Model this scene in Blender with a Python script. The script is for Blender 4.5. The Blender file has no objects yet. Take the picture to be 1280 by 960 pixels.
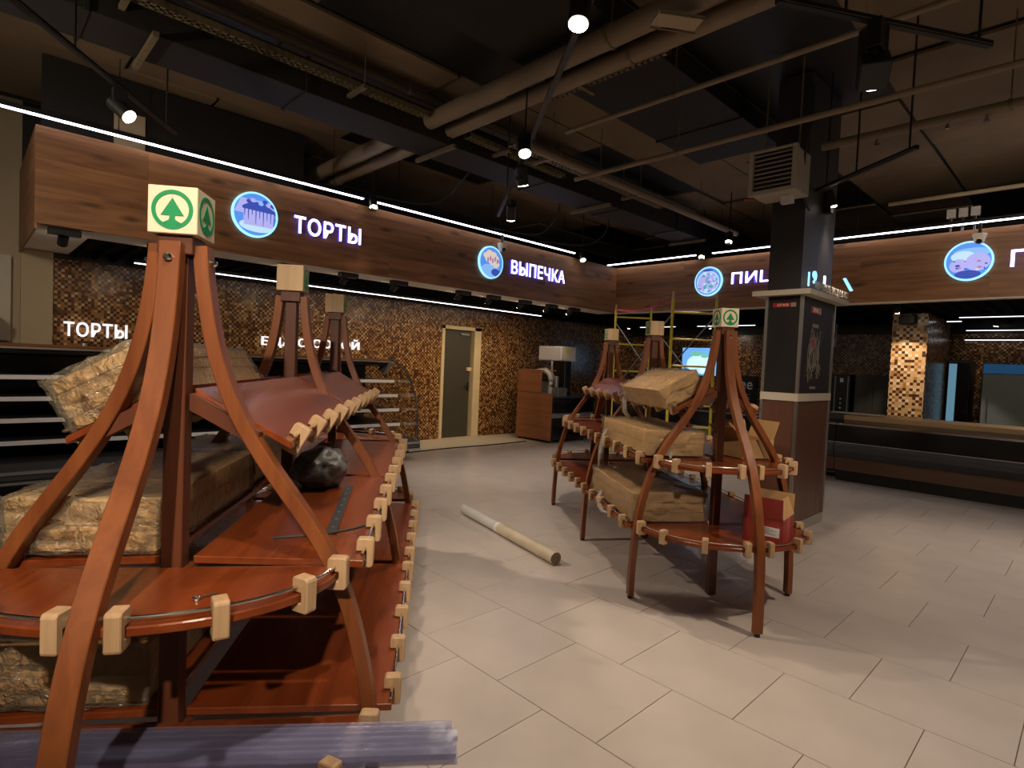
import bpy, bmesh, math, random
from mathutils import Vector, Matrix

random.seed(7)
C = bpy.context.scene.collection
PI = math.pi

# ------------------------------------------------------------------ camera
cam_d = bpy.data.cameras.new('camera')
cam_d.sensor_fit = 'HORIZONTAL'
cam_d.sensor_width = 36.0
cam_d.lens = 36.0 * 712.9 / 1280.0
cam_d.clip_start = 0.02
cam = bpy.data.objects.new('camera', cam_d)
C.objects.link(cam)
_right = Vector((0.6933, 0.7194, 0.0430))
_down = Vector((0.0546, 0.0071, -0.9985))
_fwd = Vector((-0.7186, 0.6945, -0.0353))
_up = (-_down).normalized()
_bk = (-_fwd).normalized()
_right = _up.cross(_bk).normalized()
_up = _bk.cross(_right).normalized()
m = Matrix.Identity(4)
for i in range(3):
    m[i][0] = _right[i]; m[i][1] = _up[i]; m[i][2] = _bk[i]
m[2][3] = 1.542
cam.matrix_world = m
bpy.context.scene.camera = cam

# ------------------------------------------------------------------ world, exposure
w = bpy.data.worlds.new('world'); bpy.context.scene.world = w
w.use_nodes = True
w.node_tree.nodes['Background'].inputs[0].default_value = (1.0, 0.80, 0.58, 1)
w.node_tree.nodes['Background'].inputs[1].default_value = 0.055
vs = bpy.context.scene.view_settings
vs.view_transform = 'Standard'; vs.look = 'None'; vs.gamma = 1.0; vs.use_curve_mapping = False
vs.exposure = 0.25
WARM = (1.0, 0.82, 0.635)
SPOT_W = 105.0          # watts of one track spotlight
WALL_W = 18.0          # watts of one small kitchen wall washer


# ------------------------------------------------------------------ materials
def nmat(name):
    mt = bpy.data.materials.new(name); mt.use_nodes = True
    nt = mt.node_tree
    b = nt.nodes['Principled BSDF']
    return mt, nt, b


def plain(name, col, rough=0.5, metal=0.0, spec=0.5, bump=0.0, bscale=60.0, var=0.0, vscale=6.0):
    mt, nt, b = nmat(name)
    b.inputs['Base Color'].default_value = (*col, 1)
    b.inputs['Roughness'].default_value = rough
    b.inputs['Metallic'].default_value = metal
    b.inputs['Specular IOR Level'].default_value = spec
    tc = nt.nodes.new('ShaderNodeTexCoord')
    if var > 0:
        n = nt.nodes.new('ShaderNodeTexNoise'); n.inputs['Scale'].default_value = vscale
        n.inputs['Detail'].default_value = 4
        nt.links.new(tc.outputs['Object'], n.inputs['Vector'])
        r = nt.nodes.new('ShaderNodeValToRGB')
        r.color_ramp.elements[0].position = 0.3; r.color_ramp.elements[1].position = 0.7
        r.color_ramp.elements[0].color = (*[c * (1 - var) for c in col], 1)
        r.color_ramp.elements[1].color = (*[min(1, c * (1 + var)) for c in col], 1)
        nt.links.new(n.outputs['Fac'], r.inputs[0]); nt.links.new(r.outputs[0], b.inputs['Base Color'])
    if bump > 0:
        n2 = nt.nodes.new('ShaderNodeTexNoise'); n2.inputs['Scale'].default_value = bscale
        nt.links.new(tc.outputs['Object'], n2.inputs['Vector'])
        bp = nt.nodes.new('ShaderNodeBump'); bp.inputs['Strength'].default_value = bump
        bp.inputs['Distance'].default_value = 0.01
        nt.links.new(n2.outputs['Fac'], bp.inputs['Height']); nt.links.new(bp.outputs[0], b.inputs['Normal'])
    return mt


def wood(name, dark, light, grain='x', rough=0.35, scale=1.0, knots=0.0, spec=0.5, rnd=0.0, flat='y'):
    mt, nt, b = nmat(name)
    tc = nt.nodes.new('ShaderNodeTexCoord')
    mp = nt.nodes.new('ShaderNodeMapping')
    s = [9.0 * scale] * 3; s['xyz'.index(grain)] = 0.7 * scale
    mp.inputs['Scale'].default_value = s
    nt.links.new(tc.outputs['Object'], mp.inputs['Vector'])
    oi = nt.nodes.new('ShaderNodeObjectInfo')
    vm = nt.nodes.new('ShaderNodeVectorMath'); vm.operation = 'MULTIPLY_ADD'
    vm.inputs[1].default_value = (37, 23, 41)
    nt.links.new(oi.outputs['Random'], vm.inputs[0]); nt.links.new(mp.outputs[0], vm.inputs[2])
    n = nt.nodes.new('ShaderNodeTexNoise'); n.inputs['Scale'].default_value = 1.6
    n.inputs['Detail'].default_value = 7; n.inputs['Roughness'].default_value = 0.62
    n.inputs['Distortion'].default_value = 0.6
    nt.links.new(vm.outputs[0], n.inputs['Vector'])
    r = nt.nodes.new('ShaderNodeValToRGB')
    r.color_ramp.elements[0].position = 0.32; r.color_ramp.elements[1].position = 0.68
    r.color_ramp.elements[0].color = (*dark, 1); r.color_ramp.elements[1].color = (*light, 1)
    nt.links.new(n.outputs['Fac'], r.inputs[0])
    out = r.outputs[0]
    if knots > 0:
        mp2 = nt.nodes.new('ShaderNodeMapping'); s2 = [4.6] * 3; s2['xyz'.index(grain)] = 1.5; s2['xyz'.index(flat)] = 0.0
        mp2.inputs['Scale'].default_value = s2
        nt.links.new(tc.outputs['Object'], mp2.inputs['Vector'])
        vo = nt.nodes.new('ShaderNodeTexVoronoi'); vo.inputs['Scale'].default_value = 1.0
        va = nt.nodes.new('ShaderNodeVectorMath'); va.operation = 'MULTIPLY_ADD'; va.inputs[1].default_value = [0 if q == flat else 31.0 for q in 'xyz']
        nt.links.new(oi.outputs['Random'], va.inputs[0]); nt.links.new(mp2.outputs[0], va.inputs[2])
        nd = nt.nodes.new('ShaderNodeVectorMath'); nd.operation = 'MULTIPLY_ADD'; nd.inputs[1].default_value = (.3, .3, .3)
        nt.links.new(n.outputs['Color'], nd.inputs[0]); nt.links.new(va.outputs[0], nd.inputs[2])
        nt.links.new(nd.outputs[0], vo.inputs['Vector'])
        r2 = nt.nodes.new('ShaderNodeValToRGB')
        r2.color_ramp.elements[0].position = 0.04; r2.color_ramp.elements[1].position = 0.20
        r2.color_ramp.elements[0].color = (1 - knots,) * 3 + (1,); r2.color_ramp.elements[1].color = (1, 1, 1, 1)
        nt.links.new(vo.outputs['Distance'], r2.inputs[0])
        mx = nt.nodes.new('ShaderNodeMixRGB'); mx.blend_type = 'MULTIPLY'; mx.inputs[0].default_value = 1
        nt.links.new(out, mx.inputs[1]); nt.links.new(r2.outputs[0], mx.inputs[2]); out = mx.outputs[0]
    if rnd > 0:
        mth = nt.nodes.new('ShaderNodeMapRange')
        mth.inputs['To Min'].default_value = 1 - rnd; mth.inputs['To Max'].default_value = 1 + rnd
        nt.links.new(oi.outputs['Random'], mth.inputs[0])
        mx = nt.nodes.new('ShaderNodeMixRGB'); mx.blend_type = 'MULTIPLY'; mx.inputs[0].default_value = 1
        nt.links.new(out, mx.inputs[1]); nt.links.new(mth.outputs[0], mx.inputs[2]); out = mx.outputs[0]
    nt.links.new(out, b.inputs['Base Color'])
    b.inputs['Roughness'].default_value = rough
    b.inputs['Specular IOR Level'].default_value = spec
    bp = nt.nodes.new('ShaderNodeBump'); bp.inputs['Strength'].default_value = 0.12
    bp.inputs['Distance'].default_value = 0.004
    nt.links.new(n.outputs['Fac'], bp.inputs['Height']); nt.links.new(bp.outputs[0], b.inputs['Normal'])
    return mt


def mosaic(name, cols, cell=0.05, rough=0.25):
    """small square mosaic, every cell a random colour, recessed joints (cells far below ten pixels)"""
    mt, nt, b = nmat(name)
    tc = nt.nodes.new('ShaderNodeTexCoord')
    sc = nt.nodes.new('ShaderNodeVectorMath'); sc.operation = 'SCALE'; sc.inputs['Scale'].default_value = 1 / cell
    nt.links.new(tc.outputs['Object'], sc.inputs[0])
    ad = nt.nodes.new('ShaderNodeVectorMath'); ad.operation = 'ADD'; ad.inputs[1].default_value = (0.03, 0.03, 0.03)
    nt.links.new(sc.outputs[0], ad.inputs[0])
    fl = nt.nodes.new('ShaderNodeVectorMath'); fl.operation = 'FLOOR'
    nt.links.new(ad.outputs[0], fl.inputs[0])
    wn = nt.nodes.new('ShaderNodeTexWhiteNoise'); wn.noise_dimensions = '3D'
    nt.links.new(fl.outputs[0], wn.inputs['Vector'])
    r = nt.nodes.new('ShaderNodeValToRGB'); r.color_ramp.interpolation = 'CONSTANT'
    e = r.color_ramp.elements
    e[0].position = 0; e[0].color = (*cols[0][1], 1)
    e[1].position = cols[1][0]; e[1].color = (*cols[1][1], 1)
    for p, c in cols[2:]:
        q = e.new(p); q.color = (*c, 1)
    dt = nt.nodes.new('ShaderNodeVectorMath'); dt.operation = 'DOT_PRODUCT'; dt.inputs[1].default_value = (1, 1, 1)
    nt.links.new(fl.outputs[0], dt.inputs[0])
    par = nt.nodes.new('ShaderNodeMath'); par.operation = 'FLOORED_MODULO'; par.inputs[1].default_value = 2
    nt.links.new(dt.outputs['Value'], par.inputs[0])
    pm = nt.nodes.new('ShaderNodeMath'); pm.operation = 'MULTIPLY_ADD'; pm.inputs[1].default_value = 0.36; pm.use_clamp = True
    vm_ = nt.nodes.new('ShaderNodeMath'); vm_.operation = 'MULTIPLY'; vm_.inputs[1].default_value = 0.64
    nt.links.new(wn.outputs['Value'], vm_.inputs[0])
    nt.links.new(par.outputs[0], pm.inputs[0]); nt.links.new(vm_.outputs[0], pm.inputs[2])
    nt.links.new(pm.outputs[0], r.inputs[0])
    nt.links.new(r.outputs[0], b.inputs['Base Color'])
    b.inputs['Roughness'].default_value = rough
    # each cell tilts a little: sparkle
    sub = nt.nodes.new('ShaderNodeVectorMath'); sub.operation = 'SUBTRACT'; sub.inputs[1].default_value = (0.5, 0.5, 0.5)
    nt.links.new(wn.outputs['Color'], sub.inputs[0])
    s2 = nt.nodes.new('ShaderNodeVectorMath'); s2.operation = 'SCALE'; s2.inputs['Scale'].default_value = 0.06
    nt.links.new(sub.outputs[0], s2.inputs[0])
    ge = nt.nodes.new('ShaderNodeNewGeometry')
    a2 = nt.nodes.new('ShaderNodeVectorMath'); a2.operation = 'ADD'
    nt.links.new(ge.outputs['Normal'], a2.inputs[0]); nt.links.new(s2.outputs[0], a2.inputs[1])
    nn = nt.nodes.new('ShaderNodeVectorMath'); nn.operation = 'NORMALIZE'
    nt.links.new(a2.outputs[0], nn.inputs[0]); nt.links.new(nn.outputs[0], b.inputs['Normal'])
    return mt


def emit(name, col, strength):
    mt, nt, b = nmat(name)
    b.inputs['Base Color'].default_value = (*[c * 0.6 for c in col], 1)
    b.inputs['Emission Color'].default_value = (*col, 1)
    b.inputs['Emission Strength'].default_value = strength
    b.inputs['Roughness'].default_value = 0.6
    return mt


def film(name, tint=(1, 1, 1), alpha=0.2, rough=0.12, bscale=22.0, bstr=0.8, body=(.75, .70, .62), refl=0.9):
    """thin clear plastic: mostly see-through, glossy where it creases"""
    mt = bpy.data.materials.new(name); mt.use_nodes = True
    nt = mt.node_tree; nt.nodes.clear()
    o = nt.nodes.new('ShaderNodeOutputMaterial')
    tr = nt.nodes.new('ShaderNodeBsdfTransparent'); tr.inputs[0].default_value = (*tint, 1)
    df = nt.nodes.new('ShaderNodeBsdfDiffuse'); df.inputs['Color'].default_value = (*body, 1)
    gl = nt.nodes.new('ShaderNodeBsdfGlossy'); gl.inputs['Roughness'].default_value = rough
    m1 = nt.nodes.new('ShaderNodeMixShader'); m1.inputs[0].default_value = alpha
    mx = nt.nodes.new('ShaderNodeMixShader')
    tc = nt.nodes.new('ShaderNodeTexCoord')
    n = nt.nodes.new('ShaderNodeTexNoise'); n.inputs['Scale'].default_value = bscale
    n.inputs['Detail'].default_value = 3; n.inputs['Distortion'].default_value = 1.5
    nt.links.new(tc.outputs['Object'], n.inputs['Vector'])
    bp = nt.nodes.new('ShaderNodeBump'); bp.inputs['Strength'].default_value = bstr
    bp.inputs['Distance'].default_value = 0.02
    nt.links.new(n.outputs['Fac'], bp.inputs['Height'])
    for q in (df, gl): nt.links.new(bp.outputs[0], q.inputs['Normal'])
    lw = nt.nodes.new('ShaderNodeFresnel'); lw.inputs['IOR'].default_value = 1.45
    nt.links.new(bp.outputs[0], lw.inputs['Normal'])
    ma = nt.nodes.new('ShaderNodeMath'); ma.operation = 'MULTIPLY'; ma.inputs[1].default_value = refl; ma.use_clamp = True
    nt.links.new(lw.outputs[0], ma.inputs[0])
    nt.links.new(tr.outputs[0], m1.inputs[1]); nt.links.new(df.outputs[0], m1.inputs[2])
    nt.links.new(ma.outputs[0], mx.inputs[0]); nt.links.new(m1.outputs[0], mx.inputs[1]); nt.links.new(gl.outputs[0], mx.inputs[2])
    nt.links.new(mx.outputs[0], o.inputs[0])
    return mt


M = {}
M['tile'] = plain('floor_tile', (0.53, 0.465, 0.425), 0.30, var=0.07, vscale=3.0, spec=0.45)
M['grout'] = plain('grout', (0.10, 0.085, 0.065), 0.8, var=0.1)
M['tile_k'] = plain('kitchen_floor_tile', (0.60, 0.52, 0.40), 0.5, var=0.05, vscale=2.0)
M['slab'] = plain('painted_slab', (0.21, 0.15, 0.088), 0.85, var=0.18, vscale=1.3, bump=0.4, bscale=3)
M['black'] = plain('black_paint', (0.012, 0.012, 0.012), 0.5, var=0.1)
M['duct'] = plain('dark_duct', (0.011, 0.009, 0.007), 0.7, var=0.2, vscale=2)
M['pipe'] = plain('painted_pipe', (0.25, 0.19, 0.12), 0.55, var=0.12, vscale=2)
M['pipe_d'] = plain('dark_conduit', (0.085, 0.066, 0.042), 0.6, var=0.12, vscale=2)
M['tray'] = plain('zinc_tray', (0.20, 0.16, 0.09), 0.5, 0.3, var=0.3, vscale=30)
M['fascia'] = wood('fascia_oak', (0.15, 0.062, 0.024), (0.36, 0.165, 0.066), 'x', 0.5, 0.8, knots=0.75, rnd=0.16)
M['fascia_y'] = wood('fascia_oak_along_y', (0.15, 0.062, 0.024), (0.36, 0.165, 0.066), 'y', 0.5, 0.8, knots=0.75, rnd=0.16, flat='x')
M['shelf'] = wood('red_stained_shelf', (0.13, 0.024, 0.006), (0.235, 0.052, 0.013), 'x', 0.24, 0.7)
M['leg'] = wood('red_brown_leg', (0.145, 0.038, 0.010), (0.265, 0.082, 0.022), 'z', 0.38, 0.9)
M['post'] = wood('dark_brown_post', (0.085, 0.024, 0.010), (0.135, 0.042, 0.018), 'z', 0.4, 0.9)
M['pale'] = wood('pale_wood', (0.52, 0.34, 0.17), (0.68, 0.48, 0.27), 'z', 0.5, 1.2)
M['clip'] = wood('clip_wood', (0.38, 0.235, 0.12), (0.54, 0.36, 0.20), 'z', 0.5, 2)
M['cream'] = plain('cream_print', (0.80, 0.70, 0.50), 0.5, var=0.03)
M['green'] = plain('green_print', (0.0, 0.27, 0.085), 0.5, var=0.04)
M['chrome'] = plain('chrome', (0.75, 0.73, 0.70), 0.15, 1.0, var=0.05)
M['alu'] = plain('aluminium', (0.55, 0.52, 0.48), 0.32, 0.9, var=0.06)
M['rubber'] = plain('black_rubber', (0.015, 0.014, 0.013), 0.6)
M['kraft'] = wood('kraft_board', (0.58, 0.35, 0.14), (0.74, 0.49, 0.22), 'x', 0.6, 0.8, rnd=0.12)
M['kraft_d'] = plain('brown_cardboard', (0.48, 0.28, 0.12), 0.75, var=0.12, vscale=4)
M['red'] = plain('red_carton', (0.27, 0.030, 0.022), 0.55, var=0.12, vscale=9)
M['white'] = plain('white_plastic', (0.72, 0.70, 0.70), 0.35, var=0.03)
M['beige'] = plain('beige_wall', (0.43, 0.345, 0.225), 0.8, var=0.06, vscale=1.5)
M['soffit'] = plain('white_soffit', (0.88, 0.82, 0.70), 0.7, var=0.03)
M['offwhite'] = plain('offwhite_curtain', (0.50, 0.46, 0.36), 0.8, var=0.05)
M['door'] = plain('olive_grey_door', (0.055, 0.049, 0.036), 0.45, var=0.05)
M['frame'] = plain('pale_door_frame', (0.66, 0.52, 0.30), 0.45, var=0.05)
M['gloss'] = plain('black_gloss', (0.010, 0.010, 0.012), 0.12, var=0.1)
M['dgrey'] = plain('dark_grey_plastic', (0.045, 0.045, 0.052), 0.35, var=0.1)
M['grey'] = plain('grey_steel', (0.33, 0.33, 0.34), 0.35, 0.5, var=0.06)
M['shelfw'] = plain('white_price_rail', (0.86, 0.85, 0.88), 0.35, var=0.03)
M['canopy'] = wood('canopy_wood', (0.16, 0.065, 0.030), (0.24, 0.105, 0.050), 'y', 0.2, 0.8)
M['colwood'] = wood('column_wood', (0.105, 0.042, 0.024), (0.155, 0.066, 0.040), 'z', 0.4, 0.7)
M['cabinet'] = wood('cabinet_wood', (0.22, 0.075, 0.028), (0.34, 0.13, 0.052), 'x', 0.4, 0.9)
M['band'] = wood('plinth_wood', (0.075, 0.032, 0.014), (0.12, 0.055, 0.025), 'x', 0.45, 0.8)
M['ledge'] = wood('ledge_wood', (0.42, 0.27, 0.13), (0.55, 0.37, 0.19), 'x', 0.45, 0.8)
M['yellow'] = plain('yellow_enamel', (0.80, 0.64, 0.05), 0.4, var=0.12, vscale=20)
M['steelrod'] = plain('steel_rod', (0.20, 0.21, 0.22), 0.4, 0.6, var=0.1)
M['poster'] = plain('black_poster', (0.014, 0.011, 0.010), 0.55, var=0.2)
M['cap'] = plain('cream_cap', (0.66, 0.58, 0.46), 0.5, var=0.03)
M['colblack'] = plain('dark_column_panel', (0.034, 0.030, 0.028), 0.5, var=0.1)
M['heater'] = plain('heater_enamel', (0.46, 0.40, 0.31), 0.5, var=0.05)
M['copper'] = plain('copper_valve', (0.42, 0.13, 0.06), 0.35, 0.8, var=0.1)
M['film'] = film('stretch_film', (1.0, 0.97, 0.90), 0.11, rough=0.2, bscale=26, bstr=0.7, refl=0.9, body=(.88, .74, .48))  # golden body colour stands in for warm light on the wrinkles
M['film_w'] = film('milky_film', (1.0, 0.98, 0.94), 0.30, bscale=14, refl=.8, body=(.8, .76, .68))
M['pvc'] = film('blue_pvc', (0.968, 0.970, 1.0), 0.12, rough=0.18, bscale=3.0, bstr=0.35, refl=0.6, body=(.60, .61, .98))
M['film_e'] = film('bunched_film', (1.0, 0.97, 0.90), 0.09, rough=.20, bscale=34, bstr=.9, refl=1.1, body=(.92, .82, .60))
M['film_f'] = film('floor_film', (1.0, 1.0, .98), 0.10, bscale=14, refl=.22, body=(.9, .88, .82))
M['glass'] = film('clear_glass', (0.97, 0.98, 0.97), 0.004, rough=0.03, bstr=0.0, refl=0.3, body=(.1, .1, .1))
M['smoke'] = plain('grey_bag', (0.12, 0.115, 0.11), 0.42, bump=0.8, bscale=18, var=0.5, vscale=7)
M['rollp'] = plain('grey_film_roll', (0.55, 0.53, 0.50), 0.35, var=0.05)
M['rollk'] = plain('wrapped_roll', (0.55, 0.47, 0.34), 0.4, bump=0.6, bscale=20, var=0.12, vscale=8)
M['rollend'] = plain('roll_end', (0.20, 0.145, 0.085), 0.7, var=0.3, vscale=40)
M['bluefr'] = emit('blue_header', (0.03, 0.17, 0.42), 0.18)
M['blueedge'] = emit('blue_lit_edge', (0.22, 0.48, 0.66), 0.35)
M['fridgedoor'] = plain('grey_glass_door', (0.24, 0.27, 0.27), 0.25, var=0.04)
M['screen'] = emit('screen_blue', (0.16, 0.42, 0.85), 0.9)
M['screen_g'] = emit('screen_green', (0.20, 0.65, 0.45), 0.7)
M['screen_w'] = emit('screen_pale', (0.55, 0.80, 1.0), 1.0)
M['chalk'] = plain('chalk', (0.62, 0.62, 0.58), 0.9, var=0.1)
M['led'] = emit('led_white', (0.92, 0.90, 1.0), 7.0)
M['led_k'] = emit('led_kitchen', (0.95, 0.93, 1.0), 3.4)
M['led_d'] = emit('led_kitchen_dim', (0.95, 0.93, 1.0), 1.8)
M['matte'] = plain('matte_black', (0.006, 0.006, 0.006), 0.9, spec=0.1)
M['sign'] = emit('sign_white', (0.93, 0.93, 1.0), 2.6)
M['signw'] = emit('sign_wall_white', (0.92, 0.90, 0.95), 0.85)
M['signb'] = emit('sign_blue', (0.10, 0.08, 0.85), 1.6)
M['rim'] = emit('disc_rim', (0.28, 0.66, 1.0), 1.25)
M['d_sky'] = emit('disc_blue', (0.10, 0.30, 0.86), 0.75)
M['d_sky2'] = emit('disc_light_blue', (0.24, 0.48, 0.90), 0.8)
M['d_deep'] = emit('disc_deep_blue', (0.045, 0.085, 0.46), 0.7)
M['d_lav'] = emit('disc_lavender', (0.42, 0.42, 0.85), 0.8)
M['d_pale'] = emit('disc_pale', (0.48, 0.70, 0.85), 0.85)
M['d_cream'] = emit('disc_cream', (0.75, 0.62, 0.50), 0.75)
M['d_teal'] = emit('disc_teal', (0.08, 0.42, 0.45), 0.7)
M['d_rose'] = emit('disc_rose', (0.42, 0.22, 0.45), 0.7)
M['lens'] = emit('lamp_lens', (1.0, 0.86, 0.62), 22.0)
M['lamp'] = plain('lamp_black', (0.010, 0.010, 0.010), 0.4)
M['tape'] = plain('red_white_tape', (0.42, 0.05, 0.05), 0.5, var=0.5, vscale=8)
M['redsign'] = plain('red_logo', (0.42, 0.02, 0.03), 0.4)
M['paste'] = plain('pasta_print', (0.28, 0.25, 0.20), 0.5, var=0.3, vscale=15)
M['letgrey'] = plain('grey_letters', (0.42, 0.38, 0.34), 0.4, 0.3)
M['mosaic'] = mosaic('brown_gold_mosaic', [(0, (0.045, 0.018, 0.008)), (0.30, (0.11, 0.045, 0.016)), (0.52, (0.27, 0.13, 0.045)),
                                            (0.74, (0.42, 0.22, 0.085)), (0.9, (0.52, 0.34, 0.16))], 0.034)
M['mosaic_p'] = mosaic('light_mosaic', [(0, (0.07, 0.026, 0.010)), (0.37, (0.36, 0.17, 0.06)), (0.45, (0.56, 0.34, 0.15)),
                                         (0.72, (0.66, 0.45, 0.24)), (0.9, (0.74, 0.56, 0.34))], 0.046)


# ------------------------------------------------------------------ mesh helpers
class MB:
    def __init__(s): s.v = []; s.f = []; s.mi = []
    def add(s, vs_, fs_, mi=0):
        k = len(s.v); s.v += [tuple(p) for p in vs_]
        for f in fs_: s.f.append([i + k for i in f]); s.mi.append(mi)
        return s
    def box(s, x0, x1, y0, y1, z0, z1, mi=0, mat=None):
        p = [Vector((x, y, z)) for z in (z0, z1) for y in (y0, y1) for x in (x0, x1)]
        if mat is not None: p = [mat @ q for q in p]
        return s.add(p, [(0, 2, 3, 1), (4, 5, 7, 6), (0, 1, 5, 4), (2, 6, 7, 3), (0, 4, 6, 2), (1, 3, 7, 5)], mi)
    def prism(s, poly, fr, d0, d1, mi=0):
        """poly: 2-D points, fr(u, v, w) -> 3-D point, extruded in w from d0 to d1"""
        n = len(poly)
        a = [fr(u, v, d0) for u, v in poly]; b = [fr(u, v, d1) for u, v in poly]
        fs_ = [list(range(n))[::-1], list(range(n, 2 * n))]
        fs_ += [(i, (i + 1) % n, n + (i + 1) % n, n + i) for i in range(n)]
        return s.add(a + b, fs_, mi)
    def tube(s, pts, r, n=8, mi=0, cap=True):
        pts = [Vector(p) for p in pts]; rings = []
        up = Vector((0, 0, 1))
        for i, p in enumerate(pts):
            d = (pts[min(i + 1, len(pts) - 1)] - pts[max(i - 1, 0)]).normalized()
            a = d.cross(up)
            if a.length < 1e-3: a = d.cross(Vector((1, 0, 0)))
            a.normalize(); b = d.cross(a).normalized()
            rr = r[i] if isinstance(r, (list, tuple)) else r
            rings.append([p + a * (rr * math.cos(2 * PI * k / n)) + b * (rr * math.sin(2 * PI * k / n)) for k in range(n)])
        vs_ = [q for rg in rings for q in rg]; fs_ = []
        for i in range(len(pts) - 1):
            for k in range(n):
                fs_.append((i * n + k, i * n + (k + 1) % n, (i + 1) * n + (k + 1) % n, (i + 1) * n + k))
        if cap: fs_ += [list(range(n))[::-1], [(len(pts) - 1) * n + k for k in range(n)]]
        return s.add(vs_, fs_, mi)
    def sweep(s, secs, mi=0):
        """secs: list of rings with the same number of points"""
        n = len(secs[0]); vs_ = [q for rg in secs for q in rg]; fs_ = []
        for i in range(len(secs) - 1):
            for k in range(n):
                fs_.append((i * n + k, i * n + (k + 1) % n, (i + 1) * n + (k + 1) % n, (i + 1) * n + k))
        fs_ += [list(range(n))[::-1], [(len(secs) - 1) * n + k for k in range(n)]]
        return s.add(vs_, fs_, mi)
    def build(s, name, mats, parent=None, bevel=0.0, smooth=False, loc=None, rotz=0.0):
        me = bpy.data.meshes.new(name)
        me.from_pydata([tuple(p) for p in s.v], [], s.f)
        if not isinstance(mats, (list, tuple)): mats = [mats]
        for q in mats: me.materials.append(q)
        for i, p in enumerate(me.polygons): p.material_index = s.mi[i]
        bm = bmesh.new(); bm.from_mesh(me)
        bmesh.ops.recalc_face_normals(bm, faces=bm.faces)
        if bevel > 0:
            ed = [e for e in bm.edges if len(e.link_faces) == 2 and e.calc_face_angle(0) > 0.6]
            bmesh.ops.bevel(bm, geom=ed, offset=bevel, segments=1, affect='EDGES', clamp_overlap=True)
        bm.to_mesh(me); bm.free()
        if smooth:
            for p in me.polygons: p.use_smooth = True
            try: me.set_sharp_from_angle(angle=math.radians(40))
            except Exception: pass
        o = bpy.data.objects.new(name, me); C.objects.link(o)
        if parent is not None: o.parent = parent
        if loc is not None: o.location = loc
        o.rotation_euler.z = rotz
        return o


def bx(x0, x1, y0, y1, z0, z1): return MB().box(x0, x1, y0, y1, z0, z1)


def tag(o, label, cat, group=None, kind=None):
    o['label'] = label; o['category'] = cat
    if group: o['group'] = group
    if kind: o['kind'] = kind
    return o


def thing(name, label, cat, loc=(0, 0, 0), rotz=0.0, group=None):
    o = bpy.data.objects.new(name, None); C.objects.link(o)
    o.empty_display_size = 0.1
    o.location = loc; o.rotation_euler = (0, 0, rotz)
    return tag(o, label, cat, group)


def struct(o):
    o['kind'] = 'structure'; return o


def kids(o): return [q for q in C.objects if q.parent == o]


def dup(root, loc, rotz, label, group=None):
    r = root.copy(); C.objects.link(r); r.location = loc; r.rotation_euler = (0, 0, rotz); r['label'] = label
    if group: r['group'] = group
    cm = {}
    for q in list(C.objects):
        if q.parent is not None: cm.setdefault(q.parent.name, []).append(q)
    def rec(src, dst):
        for ch in cm.get(src.name, []):
            c = ch.copy(); C.objects.link(c); c.parent = dst; rec(ch, c)
    rec(root, r)
    return r


def share(src, name, parent, loc, rotz=0.0, rot=None):
    o = src.copy(); o.name = name; C.objects.link(o); o.parent = parent; o.location = loc
    o.rotation_euler = rot if rot is not None else (0, 0, rotz)
    return o


# ------------------------------------------------------------------ floor
fl = struct(bx(-7.9, 4.0, -4.0, 9.62, -0.12, -0.004).build('floor', M['grout']))
T = 0.6
_tile = MB().box(-T / 2 + .0017, T / 2 - .0017, -T / 2 + .0017, T / 2 - .0017, -0.02, 0.0)
tile0 = None
cells = []
for k in range(-10, 11):
    y = 3.085 + 0.6 * k + 0.3
    if y > 9.5 or y < -3.6: continue
    off = -1.665 + (0.3 if k % 2 == 0 else 0.0)
    for j in range(-15, 10):
        x = off + 0.6 * j + 0.3
        if x < -8.18 or x > 3.7: continue
        if x - T / 2 < -7.9 or y + T / 2 > 9.62:
            cells.append((True, 999, x, y)); continue
        rel = Vector((x, y, 0)) - Vector((0, 0, 1.542))
        dp = rel.dot(_fwd)
        vis = dp > 0.5 and abs(640 / 712.9 * dp) + 0.45 > abs(rel.dot(_right))
        cells.append((not vis, (x * x + y * y), x, y))
cells.sort()
rest = MB()
for i, (nv, dd, x, y) in enumerate(cells):
    if not nv and i < 300:
        if tile0 is None:
            tile0 = _tile.build('tile', M['tile'], fl, bevel=0.0012, loc=(x, y, 0))
        else:
            share(tile0, 'tile', fl, (x, y, 0))
    else:
        rest.box(max(-7.899, x - T / 2 + .0017), x + T / 2 - .0017, y - T / 2 + .0017, min(9.619, y + T / 2 - .0017), -0.02, 0.0)
ro = rest.build('tile_remainder', M['tile'], fl); ro['kind'] = 'stuff'
struct(bx(-9.3, -7.9, -4.0, 14.0, -0.12, 0.0).build('floor', M['tile_k']))
struct(bx(-7.9, 4.0, 9.62, 14.0, -0.12, 0.0).build('floor', M['tile_k']))

# ------------------------------------------------------------------ walls and kitchens
WX = -9.05
wl = struct(MB().box(WX - .2, WX, 0.5, 6.79, 0, 2.6).box(WX - .2, WX, 7.76, 13.5, 0, 2.6).box(WX - .2, WX, 6.79, 7.76, 2.22, 2.6)
            .build('wall_left', M['mosaic']))
struct(bx(WX - .2, WX, -4.0, 0.5, 0, 4.4).build('wall_left', M['beige']))
struct(bx(WX - .2, WX, 0.5, 14, 2.6, 4.4).build('wall_left', M['black']))
struct(bx(-9.25, 4.0, 13.3, 13.5, 0, 2.45).build('wall_back', M['mosaic']))
struct(bx(-9.25, 4.0, 13.3, 13.5, 2.45, 4.4).build('wall_back', M['black']))
# beige jamb post at the left end of the mosaic
struct(bx(WX, WX + .06, 0.50, 0.80, 0, 2.66).build('trim', M['beige']))
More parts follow.
